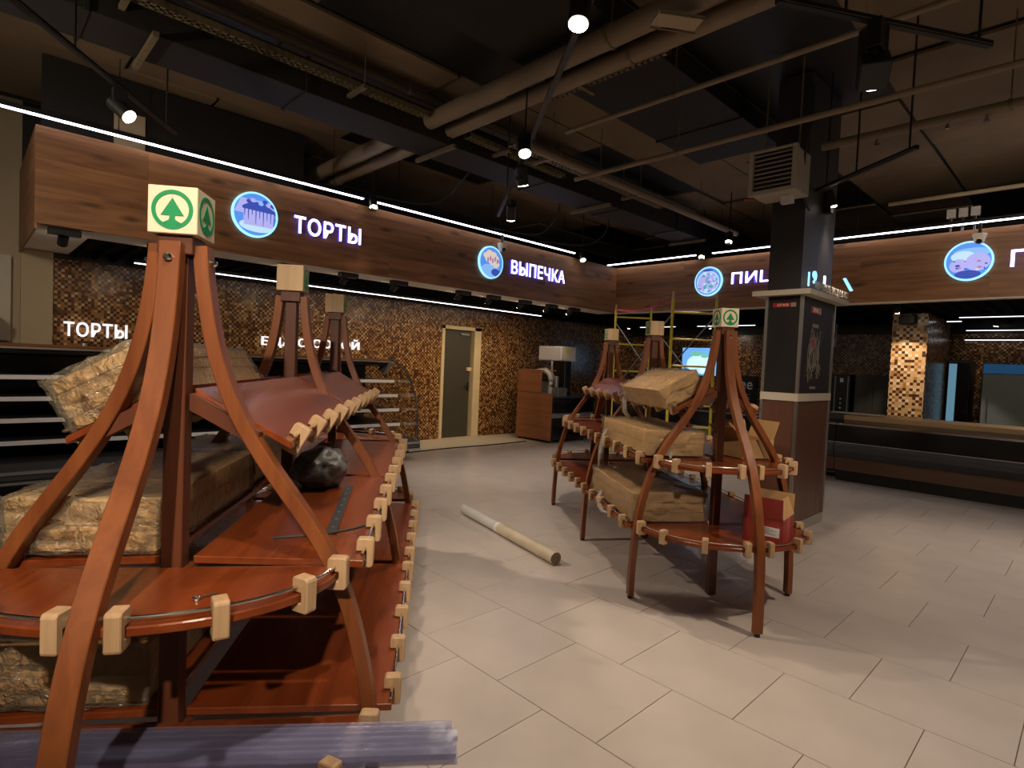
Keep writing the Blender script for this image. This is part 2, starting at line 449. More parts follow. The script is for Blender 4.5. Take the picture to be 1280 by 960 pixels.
# door
dr = struct(bx(WX - .10, WX - .06, 6.84, 7.56, 0.01, 2.18).build('door', M['door']))
bx(WX - .06, WX - .045, 7.50, 7.54, .95, 1.12).build('lock_plate', M['lamp'], dr)
MB().tube([(WX - .05, 7.52, 1.05), (WX + .0, 7.52, 1.05), (WX + .0, 7.40, 1.05)], .01).build('door_handle', M['lamp'], dr)
bx(WX - .06, WX - .02, 7.47, 7.58, 1.36, 1.43).build('paper_tag', M['frame'], dr)
bx(WX - .06, WX - .02, 7.28, 7.50, 2.08, 2.12).build('door_closer', M['grey'], dr)
df = struct(MB().box(WX - .12, WX + .03, 6.77, 6.84, 0, 2.25).box(WX - .12, WX + .03, 7.60, 7.78, 0, 2.25).box(WX - .12, WX + .03, 6.77, 7.78, 2.18, 2.25)
            .build('trim', M['frame'], bevel=.004))
bx(WX - .16, WX - .12, 6.7, 7.85, 0, 2.3).build('door_backing', M['black'], df)

# fascias: core with separate laminate panels
FX, GY = -7.0, 9.6
Z0, Z1 = 2.67, 3.575
fa = struct(MB().box(FX - .12, FX - .016, 0.50, GY + .1, Z0 + .01, Z1).build('fascia_left', M['fascia_y']))
rows = [Z0, Z0 + .30, Z0 + .61, Z1]
for r in range(3):
    y = 0.48; first = [1.4, 2.2, 0.9][r]; k = 0
    while y < GY:
        L = first if k == 0 else 2.4
        y2 = min(GY, y + L)
        MB().box(-.016, 0, 0.0006, y2 - y - .0006, 0.0006, rows[r + 1] - rows[r] - .0006).build(
            'panel', M['fascia_y'], fa, bevel=.0008, loc=(FX, y, rows[r]))
        y = y2; k += 1
bx(WX + .01, FX - .018, .48, .50, Z0 - .05, Z1).build('end_panel', M['fascia'], fa)
fb = struct(MB().box(FX, 3.6, GY + .016, GY + .12, Z0 + .01, Z1).build('fascia_back', M['fascia']))
for r in range(3):
    x = FX; first = [1.1, 2.0, 1.5][r]; k = 0
    while x < 3.6:
        L = first if k == 0 else 2.4
        x2 = min(3.6, x + L)
        MB().box(0.0006, x2 - x - .0006, 0, .016, 0.0006, rows[r + 1] - rows[r] - .0006).build(
            'panel', M['fascia'], fb, bevel=.0008, loc=(x, GY, rows[r]))
        x = x2; k += 1
bx(FX, 3.6, GY - .004, GY + .12, Z0 - .022, Z0).build('bottom_edge', M['cap'], fb)
# soffit behind the left fascia, black slatted kitchen ceilings
struct(MB().box(WX, FX - .12, 0.50, 0.95, Z0 - .0, Z0 + .03).box(FX - .5, FX - .02, .95, GY + .1, Z0, Z0 + .03)
       .build('trim', M['soffit']))
kc = struct(MB().box(WX, FX - .5, 0.95, 13.3, 2.71, 2.75).box(FX - .5, 4, GY + .12, 13.3, 2.71, 2.75).build('ceiling_kitchen', M['matte']))
sl = MB()
for i in range(60):
    y = 1.0 + i * .2
    sl.box(WX, FX - .5, y, y + .02, 2.63, 2.71)
for i in range(50):
    x = FX - .4 + i * .2
    sl.box(x, x + .02, GY + .14, 13.3, 2.63, 2.71)
o = sl.build('slats', M['matte'], kc); o['kind'] = 'stuff'

# kitchen LED lines
def led_line(name, label, p0, p1, mat, wd=.03, h=.02, group=None):
    p0, p1 = Vector(p0), Vector(p1); d = p1 - p0; L = d.length; a = math.atan2(d.y, d.x)
    t = thing(name, label, 'lamp', p0, a, group)
    MB().box(0, L, -wd / 2 - .006, wd / 2 + .006, h * .4, h + .03).build('housing', M['lamp'], t)
    MB().box(.002, L - .002, -wd / 2, wd / 2, -.002, h * .4).build('diffuser', mat, t)
    top = 2.71 if p0.z < 2.8 else 4.42
    for f in (.08, .5, .92) if L > 1 else (.5,):
        MB().tube([(L * f, 0, h), (L * f, 0, top - p0.z)], .004, 6).build('hanger', M['lamp'], t)
    return t
led_line('linear_lamp', 'long white LED line hanging under the dark cake kitchen ceiling', (-8.4, 1.53, 2.585), (-8.4, 8.9, 2.62), M['led_k'])
for k, (x0, x1, y, z) in enumerate([(-1.65, 2.6, 11.43, 2.58), (-1.75, 2.6, 12.9, 2.48), (-1.8, 2.6, 13.2, 2.33)]):
    led_line('linear_lamp', ['white LED line nearest the counter over the right kitchen', 'middle white LED line of three over the right kitchen',
                             'lowest white LED line close to the right kitchen back wall'][k], (x0, y, z), (x1, y, z), M['led_d'], group='LED lines of the right kitchen')
for k, (x0, x1, y, z) in enumerate([(-7.9, -7.55, 11.9, 2.56), (-7.3, -6.95, 11.9, 2.56), (-6.4, -6.05, 11.9, 2.56), (-5.75, -5.1, 11.9, 2.56), (-4.5, -3.95, 11.9, 2.56), (-1.88, -1.68, 11.9, 2.56)]):
    led_line('linear_lamp', 'short white LED line on the back kitchen ceiling, ' +
             ['leftmost of the row', 'second from the left end', 'behind the middle of the scaffold', 'behind the right scaffold post',
              'left of the poster column', 'just right of the tiled pier'][k], (x0, y, z), (x1, y, z), M['led_d'], group='short LED lines of the back kitchen')

# pendant LED lines along the fascia tops
led_line('linear_lamp', 'long glowing white LED line above the cake sign, near end', (-6.96, -1.6, 3.645), (-6.96, 3.83, 3.645), M['led'], .045)
led_line('linear_lamp', 'glowing white LED line above the pastry sign on the left fascia', (-6.96, 4.03, 3.645), (-6.96, 8.2, 3.645), M['led'], .045)
led_line('linear_lamp', 'glowing white LED line above the round pizza sign', (-7.2, 9.55, 3.645), (-5.24, 9.55, 3.645), M['led'], .045)
led_line('linear_lamp', 'glowing white LED line behind the column above the pizza letters', (-4.92, 9.55, 3.645), (-3.2, 9.55, 3.645), M['led'], .045)
led_line('linear_lamp', 'glowing white LED line above the rightmost round sign', (-3.18, 9.55, 3.645), (3.4, 9.55, 3.645), M['led'], .045)


# ------------------------------------------------------------------ lettering and lit signs
def text_mesh(txt, height, extr, bold=0.0):
    cu = bpy.data.curves.new('lettering', 'FONT'); cu.body = txt; cu.extrude = extr / 2
    cu.offset = bold; cu.align_x = 'LEFT'; cu.size = 1.0; cu.resolution_u = 3; cu.space_character = 1.06
    ob = bpy.data.objects.new('lettering', cu); C.objects.link(ob)
    bpy.context.view_layer.update()
    dg = bpy.context.evaluated_depsgraph_get()
    me = bpy.data.meshes.new_from_object(ob.evaluated_get(dg))
    bpy.data.objects.remove(ob); bpy.data.curves.remove(cu)
    return me


def lettering(name, txt, height, width, origin, xdir, mats, parent=None, extr=.03, bold=0.014, split=True):
    """upright lettering; origin = lower left corner, xdir = reading direction"""
    me = text_mesh(txt, height, extr / height, bold)
    xs = [v.co.x for v in me.vertices]; ys = [v.co.y for v in me.vertices]
    x0, x1, y0, y1 = min(xs), max(xs), min(ys), max(ys)
    X = Vector(xdir).normalized(); N = X.cross(Vector((0, 0, 1)))
    O = Vector(origin)
    for v in me.vertices:
        u = (v.co.x - x0) / (x1 - x0) * width; q = (v.co.y - y0) / (y1 - y0) * height
        v.co = X * u + Vector((0, 0, 1)) * q + N * (v.co.z * height)
    me.materials.clear()
    for q in mats: me.materials.append(q)
    me.update()
    for p in me.polygons:
        p.material_index = 0 if (len(mats) == 1 or p.normal.dot(N) > .5) else 1
    if not split:
        o = bpy.data.objects.new(name, me); C.objects.link(o); o.location = O
        return o
    t = bpy.data.objects.new(name, None); C.objects.link(t); t.location = O; t.empty_display_size = .1
    # islands of the mesh, read from left to right, regrouped by glyph
    par = list(range(len(me.vertices)))
    def find(a):
        while par[a] != a: par[a] = par[par[a]]; a = par[a]
        return a
    for e in me.edges:
        a, b = find(e.vertices[0]), find(e.vertices[1])
        if a != b: par[a] = b
    # extruded text keeps front, back and side loose: join what shares a position
    pos = {}
    for v in me.vertices:
        kx = (round(v.co.x, 5), round(v.co.y, 5), round(v.co.z, 5))
        if kx in pos: par[find(v.index)] = find(pos[kx])
        else: pos[kx] = v.index
    isl = {}
    for v in me.vertices: isl.setdefault(find(v.index), []).append(v.co.dot(X))
    order = sorted(isl, key=lambda q: sum(isl[q]) / len(isl[q]))
    glyph = {}; i = 0
    for gi, ch in enumerate(txt.replace(' ', '')):
        for _ in range(2 if ch in 'ЫЙ' else 1):
            if i < len(order): glyph[order[i]] = gi; i += 1
    while i < len(order): glyph[order[i]] = len(txt); i += 1
    parts = {}
    for p in me.polygons:
        parts.setdefault(glyph[find(p.vertices[0])], []).append(p)
    for gi in sorted(parts):
        mp, V, F, MI = {}, [], [], []
        for p in parts[gi]:
            f = []
            for vi in p.vertices:
                if vi not in mp: mp[vi] = len(V); V.append(me.vertices[vi].co.copy())
                f.append(mp[vi])
            F.append(f); MI.append(p.material_index)
        m2 = bpy.data.meshes.new('letter'); m2.from_pydata(V, [], F)
        for q in mats: m2.materials.append(q)
        for p, q in zip(m2.polygons, MI): p.material_index = q
        lo_ = bpy.data.objects.new('letter', m2); C.objects.link(lo_); lo_.parent = t
    return t

SW = [M['sign'], M['signb']]
tag(lettering('sign_lettering', 'ТОРТЫ', .215, .90, (FX + .035, 2.91, 3.03), (0, 1, 0), SW), 'white backlit word sign on the left fascia beside the cake disc', 'sign')
tag(lettering('sign_lettering', 'ВЫПЕЧКА', .225, 1.36, (FX + .035, 6.59, 3.05), (0, 1, 0), SW), 'white backlit word sign on the left fascia beside the pastry disc', 'sign')
tag(lettering('sign_lettering', 'ПИЦЦА', .235, 1.16, (-4.55, GY - .035, 3.04), (1, 0, 0), SW), 'white backlit word sign partly hidden behind the column', 'sign')
tag(lettering('sign_lettering', 'ПЕКАРНЯ', .215, 1.5, (-0.90, GY - .035, 3.04), (1, 0, 0), SW), 'white backlit word sign cut by the right edge of the photo', 'sign')
tag(lettering('wall_lettering', 'ТОРТЫ', .185, .67, (WX + .03, .91, 1.65), (0, 1, 0), [M['signw']]), 'white word on the brown mosaic wall above the open chiller, left end', 'sign')
tag(lettering('wall_lettering', 'ЕДА С СОБОЙ', .20, 1.66, (WX + .03, 3.32, 1.64), (0, 1, 0), [M['signw']]), 'white phrase on the mosaic wall behind the wooden stand tops', 'sign')


def disc(label, cen, xdir, art):
    X = Vector(xdir); N = X.cross(Vector((0, 0, 1))); Zv = Vector((0, 0, 1)); R = .26
    t = thing('round_sign', label, 'sign', cen)
    fr = lambda u, v, w: X * u + Zv * v + N * w
    circ = lambda r, n=40, a=1.0, cx=0, cy=0: [(cx + r * math.cos(2 * PI * i / n), cy + r * a * math.sin(2 * PI * i / n)) for i in range(n)]
    MB().prism(circ(R), fr, -.035, .0).build('case', M['rim'], t, smooth=False)
    MB().prism(circ(R - .022), fr, .0, .003).build('face', M['d_sky'], t)
    depth = [.003]
    def clipped(poly):
        out = []
        for u, v in poly:
            l = math.hypot(u, v); k = min(1, (R - .024) / l) if l > 0 else 1
            out.append((u * k, v * k))
        return out
    groups = {}
    for poly, mt in art(circ):
        depth[0] += .0006
        groups.setdefault(mt, MB()).prism(clipped(poly), fr, depth[0], depth[0] + .0005)
    for mt, g in groups.items(): g.build('print', M[mt], t)
    return t


def art_cake(circ):
    s = [([(-.24, .0), (.24, .0), (.24, .24), (-.24, .24)], 'd_lav'),
         (circ(.20, 30, .35, .02, -.13), 'd_pale'),
         ([(-.13, -.13), (.20, -.13), (.22, .10), (-.14, .11)], 'd_lav'),
         ([(-.15, .08), (-.05, .14), (.1, .14), (.23, .07), (.23, .04), (-.15, .05)], 'd_deep')]
    for i in range(9):
        x = -.13 + i * .042; L = [.08, .12, .06, .16, .09, .17, .1, .13, .15][i]
        s.append(([(x, .06), (x + .014, .06), (x + .010, .05 - L), (x + .004, .05 - L)], 'd_deep'))
    for i in range(7):
        s.append((circ(.03, 10, .8, -.08 + i * .045, .14 + .02 * math.sin(i * 2)), ['d_deep', 'd_lav', 'd_deep', 'd_sky2'][i % 4]))
    return s


def art_pastry(circ):
    s = [(circ(.2, 24, .5, -.02, -.13), 'd_sky2'), (circ(.1, 20, .6, .1, -.15), 'd_deep')]
    for x, y, r in [(-.12, .1, .06), (-.05, .14, .07), (.04, .12, .07), (.1, .07, .06), (-.06, .05, .08), (.03, .02, .09), (.1, -.02, .07)]:
        s.append((circ(r, 14, .75, x, y), 'd_cream'))
    for i in range(5): s.append((circ(.02, 8, 2.2, -.08 + i * .05, .03 + .03 * (i % 2)), 'd_rose'))
    return s


def art_pizza(circ):
    s = [(circ(.21, 30, .95, 0, -.015), 'd_pale'), (circ(.19, 30, .95, 0, -.015), 'd_lav')]
    rnd = random.Random(3)
    for i in range(34):
        a = rnd.uniform(0, 2 * PI); r = .18 * math.sqrt(rnd.random())
        s.append((circ(rnd.uniform(.014, .036), 8, rnd.uniform(.5, 1), r * math.cos(a), r * math.sin(a) - .015), rnd.choice(['d_teal', 'd_rose', 'd_pale', 'd_pale', 'd_teal'])))
    s.append((circ(.1, 14, .2, 0, .19), 'd_deep'))
    return s


def art_bread(circ):
    s = [(circ(.2, 24, .3, .04, .11), 'd_sky2'), (circ(.13, 24, .55, -.06, .06), 'd_pale'), (circ(.1, 20, .9, -.1, -.06), 'd_lav'), (circ(.13, 20, .9, .1, -.02), 'd_lav')]
    rnd = random.Random(5)
    for i in range(16): s.append((circ(rnd.uniform(.012, .03), 8, .6, rnd.uniform(-.15, .2), rnd.uniform(-.13, .02)), rnd.choice(['d_rose', 'd_deep', 'd_cream', 'd_lav'])))
    s.append((circ(.14, 20, .4, 0, -.18), 'd_deep'))
    return s

disc('round blue lit sign with a drip cake on the left fascia', (FX + .036, 2.455, 3.15), (0, 1, 0), art_cake)
disc('round blue lit sign with pastries on the left fascia', (FX + .036, 6.15, 3.165), (0, 1, 0), art_pastry)
disc('round pale blue lit sign with a pizza, left of the column', (-4.985, GY - .036, 3.16), (1, 0, 0), art_pizza)
disc('round blue lit sign with bread, on the right fascia', (-1.325, GY - .036, 3.16), (1, 0, 0), art_bread)

# dome cameras on the fascias
def dome(label, loc, n):
    t = thing('dome_camera', label, 'camera', loc)
    N = Vector(n)
    MB().tube([(0, 0, .05), (0, 0, .2)], .018).build('mounting_stem', M['lamp'], t)
    MB().tube([(0, 0, .06), (0, 0, .05), (0, 0, -.01), (0, 0, -.06)], [.075, .08, .062, .05], 16).build('housing', M['soffit'], t, smooth=True)
    bm = bmesh.new(); bmesh.ops.create_uvsphere(bm, u_segments=12, v_segments=8, radius=.036)
    me = bpy.data.meshes.new('eye'); bm.to_mesh(me); bm.free(); me.materials.append(M['gloss'])
    o = bpy.data.objects.new('eye', me); C.objects.link(o); o.parent = t; o.location = N * .035 + Vector((0, 0, -.04))
dome('small white dome camera above the pastry disc', (FX + .09, 6.32, 3.43), (1, 0, 0))
dome('small white dome camera above the bread disc', (-1.22, GY - .09, 3.43), (0, -1, 0))

# ------------------------------------------------------------------ ceiling and services
cs = struct(bx(-9.25, 4, -4, 13.5, 4.44, 4.6).build('ceiling', M['black']))
xs_ = [-9.0, -8.1, -7.2, -6.3, -5.4, -4.65, -3.75, -2.75, -1.6, -.5, .8, 2.2, 3.9]
k = 0
for i in range(len(xs_) - 1):
    y = -3.6 + (i % 2) * .9
    while y < 13.0:
        y2 = min(13.2, y + 2.4)
        z = 4.40 + .012 * ((k * 7) % 5)
        MB().box(.02, xs_[i + 1] - xs_[i] - .02, .02, y2 - y - .02, 0, .03).build('panel', M['slab'], cs, loc=(xs_[i], y, z))
        y = y2; k += 1


def pipe(name, label, cat, p0, p1, r, mat='pipe', hang=None, n=14, group=None):
    p0, p1 = Vector(p0), Vector(p1)
    t = thing(name, label, cat, p0, 0, group)
    MB().tube([(0, 0, 0), p1 - p0], r, n).build('pipe_run', M[mat], t, smooth=True)
    d = p1 - p0; L = d.length; m_ = max(1, int(L / (hang or 2.2)))
    for i in range(m_):
        q = d * ((i + .5) / m_)
        MB().tube([q + Vector((0, 0, r * .8)), q + Vector((0, 0, 4.42 - p0.z))], .006, 6).build('hanger', M['tray'], t)
        a = d.normalized() * .015
        MB().tube([q - a, q + a], r * 1.12, n).build('collar', M['tray'], t)
    return t

t = thing('air_duct', 'dark rectangular air duct running above the left fascia', 'duct', (-5.36, 4, 3.9))
MB().box(-.26, .26, -7, 8.6, 0, .3).build('duct_body', M['duct'], t, bevel=.004)
for i in range(9): MB().box(-.28, .28, -6.6 + i * 1.6, -6.57 + i * 1.6, -.012, .31).build('flange', M['duct'], t)
for i in range(5): MB().box(-.36, .36, -5.8 + i * 2.8, -5.76 + i * 2.8, -.055, -.014).build('bracket', M['tray'], t)
t = thing('air_duct', 'wide dark air duct above the pipes, leading to the column', 'duct', (-3.25, 2.6, 4.2))
MB().box(-.5, .5, -6, 4.2, 0, .2).build('duct_body', M['duct'], t, bevel=.004)
for i in range(5): MB().box(-.52, .52, -4.4 + i * 1.9, -4.37 + i * 1.9, -.012, .2).build('flange', M['duct'], t)
pipe('service_pipe', 'thick round pipe crossing the ceiling, left one of the pair', 'pipe', (-8.9, 3.55, 4.07), (3.4, 3.55, 4.07), .085, group='ceiling pipes')
pipe('service_pipe', 'thick round pipe crossing the ceiling, right one of the pair', 'pipe', (-8.9, 3.83, 4.05), (3.4, 3.83, 4.05), .075, group='ceiling pipes')
pipe('service_pipe', 'thin ceiling pipe crossing just above the hanging spotlight track', 'pipe', (-3.9, 4.38, 3.9), (3.4, 4.38, 3.9), .022, group='ceiling pipes')
pipe('service_pipe', 'sprinkler pipe passing in front of the column above the heater', 'pipe', (-4.2, 4.90, 3.62), (3.4, 4.90, 3.62), .025, group='ceiling pipes')
pipe('service_pipe', 'sprinkler pipe at upper right with small fittings, behind the first', 'pipe', (-1.95, 5.8, 3.7), (3.4, 5.8, 3.7), .04, group='ceiling pipes')
pipe('service_pipe', 'thin pipe low over the right fascia near the LED line', 'pipe', (-2.0, 8.4, 3.75), (3.4, 8.4, 3.75), .025, group='ceiling pipes')
pipe('service_pipe', 'round conduit along the dark duct above the left fascia', 'pipe', (-5.12, -2.5, 4.28), (-5.02, 9.0, 4.28), .045, 'pipe_d', group='ceiling pipes')
pipe('service_pipe', 'long grey pipe right of the cable tray, running to the far corner', 'pipe', (-4.35, 4.3, 3.85), (-4.35, 9.2, 3.85), .045, group='ceiling pipes')


for o_ in list(C.objects):
    if o_.get('label', '').startswith('sprinkler pipe at upper right'):
        for x_ in (.45, .95, 1.2):
            MB().tube([(x_, 0, -.04), (x_, 0, -.075), (x_, 0, -.085)], [.012, .018, .022], 10).build('sprinkler', M['chrome'], o_)


def cable_tray(label, p0, p1, wd=.10, rods=True):
    p0, p1 = Vector(p0), Vector(p1); L = (p1 - p0).length
    t = thing('cable_tray', label, 'tray', p0, math.atan2((p1 - p0).y, (p1 - p0).x), 'perforated cable trays')
    for s_ in (-1, 1): MB().box(0, L, s_ * wd / 2 - .002, s_ * wd / 2 + .002, 0, .05).build('side_rail', M['tray'], t)
    g = MB()
    n_ = int(L / .06)
    for i in range(n_): g.box(i * .06, i * .06 + .036, -wd / 2, wd / 2, 0, .003)
    g.box(0, L, -.012, .012, 0, .0032)
    o_ = g.build('perforated_base', M['tray'], t); o_['kind'] = 'stuff'
    for i in range(int(L / 1.8) + 1):
        x = .5 + i * 1.8
        if x < L:
            g = MB().box(x, x + .04, -.16, .16, -.035, -.004)
            if rods:
                for q in (-.14, .14): g.tube([(x + .02, q, -.02), (x + .02, q, 4.42 - p0.z)], .005, 6)
            g.build('bracket', M['tray'], t)
cable_tray('long perforated cable tray at the upper left', (-4.92, -1.5, 4.02), (-4.95, 3.4, 4.02))
cable_tray('perforated cable tray beyond the round pipes, left one', (-4.95, 3.95, 3.98), (-5.02, 5.6, 3.98))
cable_tray('perforated cable tray beyond the round pipes, right one', (-4.62, 4.3, 3.92), (-4.66, 7.4, 3.92))
cable_tray('short perforated tray crossing right of the big pipes', (-4.0, 4.12, 4.14), (-2.6, 4.12, 4.14), rods=False)
for i in range(3):
    tag(MB().box(-.05, .05, 0, .05, .20, .32).box(-.012, .012, .015, .035, 0, .21, 1).build('junction_box', [M['white'], M['lamp']], loc=(-1.56 + i * .13, 9.66, Z1), bevel=.003),
        ['left', 'middle', 'right'][i] + ' one of three small white boxes standing on the right fascia top', 'box', 'junction boxes on the right fascia')
# black bulkhead over the near end of the left fascia and small beige patch
struct(bx(-7.46, -7.40, 0.55, 3.2, Z1, 4.39).build('bulkhead', M['black']))
tag(bx(-.03, .0, -.14, .14, 0, .42).build('access_panel', M['beige'], loc=(-7.37, 1.28, 3.62)), 'small beige access panel above the LED line at far left', 'panel')
t = thing('pipe_plate', 'pale plate clamped under the big round pipes near the top lamp', 'bracket', (-2.05, 3.58, 3.9), math.radians(55))
MB().box(-.30, .02, -.08, .08, 0, .012).build('plate', M['beige'], t)
for s_ in (-1, 1): MB().tube([(-.30, s_ * .085, -.012), (.03, s_ * .085, -.012)], .006, 6).build('rod', M['tray'], t)
for i in range(6):   # loose black cables hanging between tray and fascia
    pass


def cable(label, pts, r=.009, mat='rubber', cat='cable', name='cable'):
    b0 = Vector(pts[0]); P = [Vector(p) - b0 for p in pts]
    Q = []
    for i in range(len(P) - 1):
        p0, p1, p2, p3 = P[max(0, i - 1)], P[i], P[i + 1], P[min(len(P) - 1, i + 2)]
        for j in range(6):
            u = j / 6
            Q.append(.5 * ((2 * p1) + (-p0 + p2) * u + (2 * p0 - 5 * p1 + 4 * p2 - p3) * u * u + (-p0 + 3 * p1 - 3 * p2 + p3) * u ** 3))
    Q.append(P[-1])
    return tag(MB().tube(Q, r, 8).build(name, M[mat], loc=b0, smooth=True), label, cat)
cable('black cable drooping from the tray to the left fascia, left one', [(-5.6, 4.7, 4.2), (-6.0, 4.75, 3.95), (-6.6, 4.7, 3.72), (-6.9, 3.9, 3.70)], .012)
cable('black cable loop hanging near the far corner, left one', [(-6.3, 7.0, 4.2), (-6.4, 7.0, 3.95), (-6.7, 6.9, 3.72), (-6.92, 6.0, 3.7)], .012)
cable('black cable loop hanging near the far corner, right one', [(-6.2, 8.2, 4.2), (-6.3, 8.2, 3.9), (-6.6, 8.0, 3.72), (-6.92, 7.2, 3.7)], .012)
cable('black cable hanging beside the fan heater at the column', [(-1.9, 5.35, 4.1), (-1.9, 5.36, 3.8), (-1.96, 5.4, 3.5), (-2.0, 5.55, 3.2), (-2.0, 5.7, 3.1)], .012)


# ------------------------------------------------------------------ tracks and spotlights
def track(label, p0, p1, fs=(.06, .5, .94), wd=.036, group='ceiling light tracks'):
    p0, p1 = Vector(p0), Vector(p1); d = p1 - p0; L = d.length
    t = thing('light_track', label, 'track', p0, math.atan2(d.y, d.x), group)
    MB().box(0, L, -wd / 2, wd / 2, 0, .034).build('rail', M['lamp'], t, bevel=.002)
    MB().box(0.01, L - .01, -wd / 2 - .001, wd / 2 + .001, .008, .012).build('edge_strip', M['alu'], t)
    for f in fs: MB().tube([(L * f, 0, .03), (L * f, 0, 4.42 - p0.z)], .008, 6).build('drop_rod', M['lamp'], t)
track('long black light track running over the middle of the floor', (-5.6, 5.03, 3.45), (-1.45, 1.97, 3.45), (.18, .436, .94))
track('black light track at the upper left corner of the photo', (-3.7, -.32, 3.45), (-5.86, 1.36, 3.45))
track('short black light track at the upper right, seen from below', (-1.27, 3.0, 3.45), (-.55, 4.19, 3.45), (.06, .3, .94))
track('short black light track attached beside the column', (-2.14, 6.06, 3.34), (-1.10, 5.32, 3.34), (.2, .5, .94))


def spot(label, loc, target, topz=3.45, watts=SPOT_W, r=.055, L=.17, angle=78, lit=True, group='track spotlights', blend=.75):
    loc = Vector(loc); d = (Vector(target) - loc).normalized()
    t = thing('track_spotlight', label, 'spotlight', loc, 0, group)
    MB().tube([-d * L, -d * L * .97, -d * .004], [r * .8, r, r], 20).build('lamp_body', M['lamp'], t, smooth=True)
    MB().tube([-d * .006, d * .004], r * .88, 20).build('lens', M['lens'] if lit else M['lamp'], t)
    hz = topz - loc.z
    c = -d * L * .6
    MB().box(c.x - .035, c.x + .035, c.y - .045, c.y + .045, hz - .15, hz).build('gear_box', M['lamp'], t, bevel=.003)
    MB().tube([(c.x, c.y, hz - .14), c], .014, 8).build('swivel_arm', M['lamp'], t)
    if 3.6 < topz < 4.3: MB().tube([(c.x, c.y, hz - .01), (c.x, c.y, 4.42 - loc.z)], .008, 6).build('drop_rod', M['lamp'], t)
    if lit:
        ld = bpy.data.lights.new('spot_beam', 'SPOT'); ld.energy = watts; ld.color = WARM
        ld.spot_size = math.radians(angle); ld.spot_blend = blend; ld.shadow_soft_size = .045
        lo = bpy.data.objects.new('spot_beam', ld); C.objects.link(lo); lo.parent = t
        lo.location = d * .012
        lo.rotation_euler = d.to_track_quat('-Z', 'Y').to_euler()
    return t

spot('lit black spotlight at the top centre of the photo', (-1.93, 2.22, 3.26), (-1.6, 1.5, 0))
spot('lit black spotlight below the first on the middle track, facing forward', (-3.40, 3.32, 3.27), (-2.2, 2.6, 0))
spot('black spotlight on the middle track with a narrow lit rim', (-4.0, 3.90, 3.27), (-4.6, 5.3, 0))
spot('far black spotlight at the end of the middle track', (-4.95, 4.65, 3.24), (-6.6, 6.2, 0))
spot('lit black spotlight under the upper left track', (-5.125, .885, 3.25), (-2.9, 3.1, .5), watts=SPOT_W * 2.2, angle=60)
t = spot('black box spotlight turned away under the upper right track', (-.97, 3.56, 3.14), (-2.3, 6.6, 0), watts=SPOT_W, r=.06, L=.16)
MB().box(-.055, .055, -.05, .05, .10, .31).build('box_cover', M['lamp'], t, bevel=.004, rotz=1.04)
for ch in list(t.children):
    if ch.name.startswith('lamp_body'):
        bpy.data.objects.remove(ch)
dv = (Vector((-2.3, 6.6, 0)) - Vector((-.97, 3.56, 3.14))).normalized()
mt_ = dv.to_track_quat('Z', 'Y').to_matrix()
MB().box(-.07, .07, -.07, .07, -.15, -.004, mat=mt_).build('lamp_body', M['lamp'], t, bevel=.005)
spot('lit black spotlight under the track beside the column', (-1.99, 6.28, 3.25), (-1.2, 6.9, 0), topz=3.34)
spot('lit spotlight on the left fascia between the cake and pastry signs', (-6.86, 3.93, 3.54), (-5.4, 3.5, 0), topz=3.66, watts=SPOT_W * .8)
spot('lit spotlight on the left fascia near the far corner', (-6.86, 8.33, 3.53), (-5.2, 7.6, 0), topz=3.66, watts=SPOT_W * .8)
spot('lit spotlight at the right fascia, left one of the close pair', (-5.08, 9.46, 3.58), (-4.6, 7.4, 0), topz=3.70, watts=SPOT_W * .8)
spot('lit spotlight at the right fascia, right one of the close pair', (-4.25, 8.75, 3.62), (-3.8, 7.2, 0), topz=3.74, watts=SPOT_W * .8)
# lamps assumed to go on outside the frame, some added for their light
for lb, lc, tg in [('spotlight behind the photographer over the near stand', (-.6, .2, 3.3), (-1.5, .5, .8)),
                   ('spotlight over the open floor at the right', (.2, 3.4, 3.3), (-.4, 3.3, 0)),
                   ('spotlight over the floor before the right counter', (.6, 7.0, 3.3), (.2, 6.6, 0)),
                   ('added unseen spotlight turned on the chiller from the near left', (-3.1, -1.2, 3.3), (-7.0, 1.2, .8))]:  # unseen lamp aimed to lift the dim chiller rails
    spot(lb, lc, tg, topz=4.4, watts=SPOT_W * (1.7 if 'right' in lb else 1.0))
spot('spotlight behind the photographer facing the near stand', (1.1, -1.3, 3.3), (-1.88, .5, 1.5), topz=4.4, watts=SPOT_W * 4.8, angle=36)
spot('spotlight behind the photographer facing the far stand', (1.9, .9, 3.3), (-2.1, 3.85, 1.55), topz=4.4, watts=SPOT_W * 3.4, angle=34)
spot('added unseen spotlight washing the near end of the left fascia', (-4.5, -.9, 2.9), (-7.0, 2.2, 3.1), topz=4.4, watts=SPOT_W * 1.1, angle=110)  # added lamp, hung low so lamp shadows pass above the fascia
spot('spotlight washing the right fascia', (-.4, 6.6, 3.3), (-.6, 9.6, 3.0), topz=4.4, watts=SPOT_W * .7, angle=110)

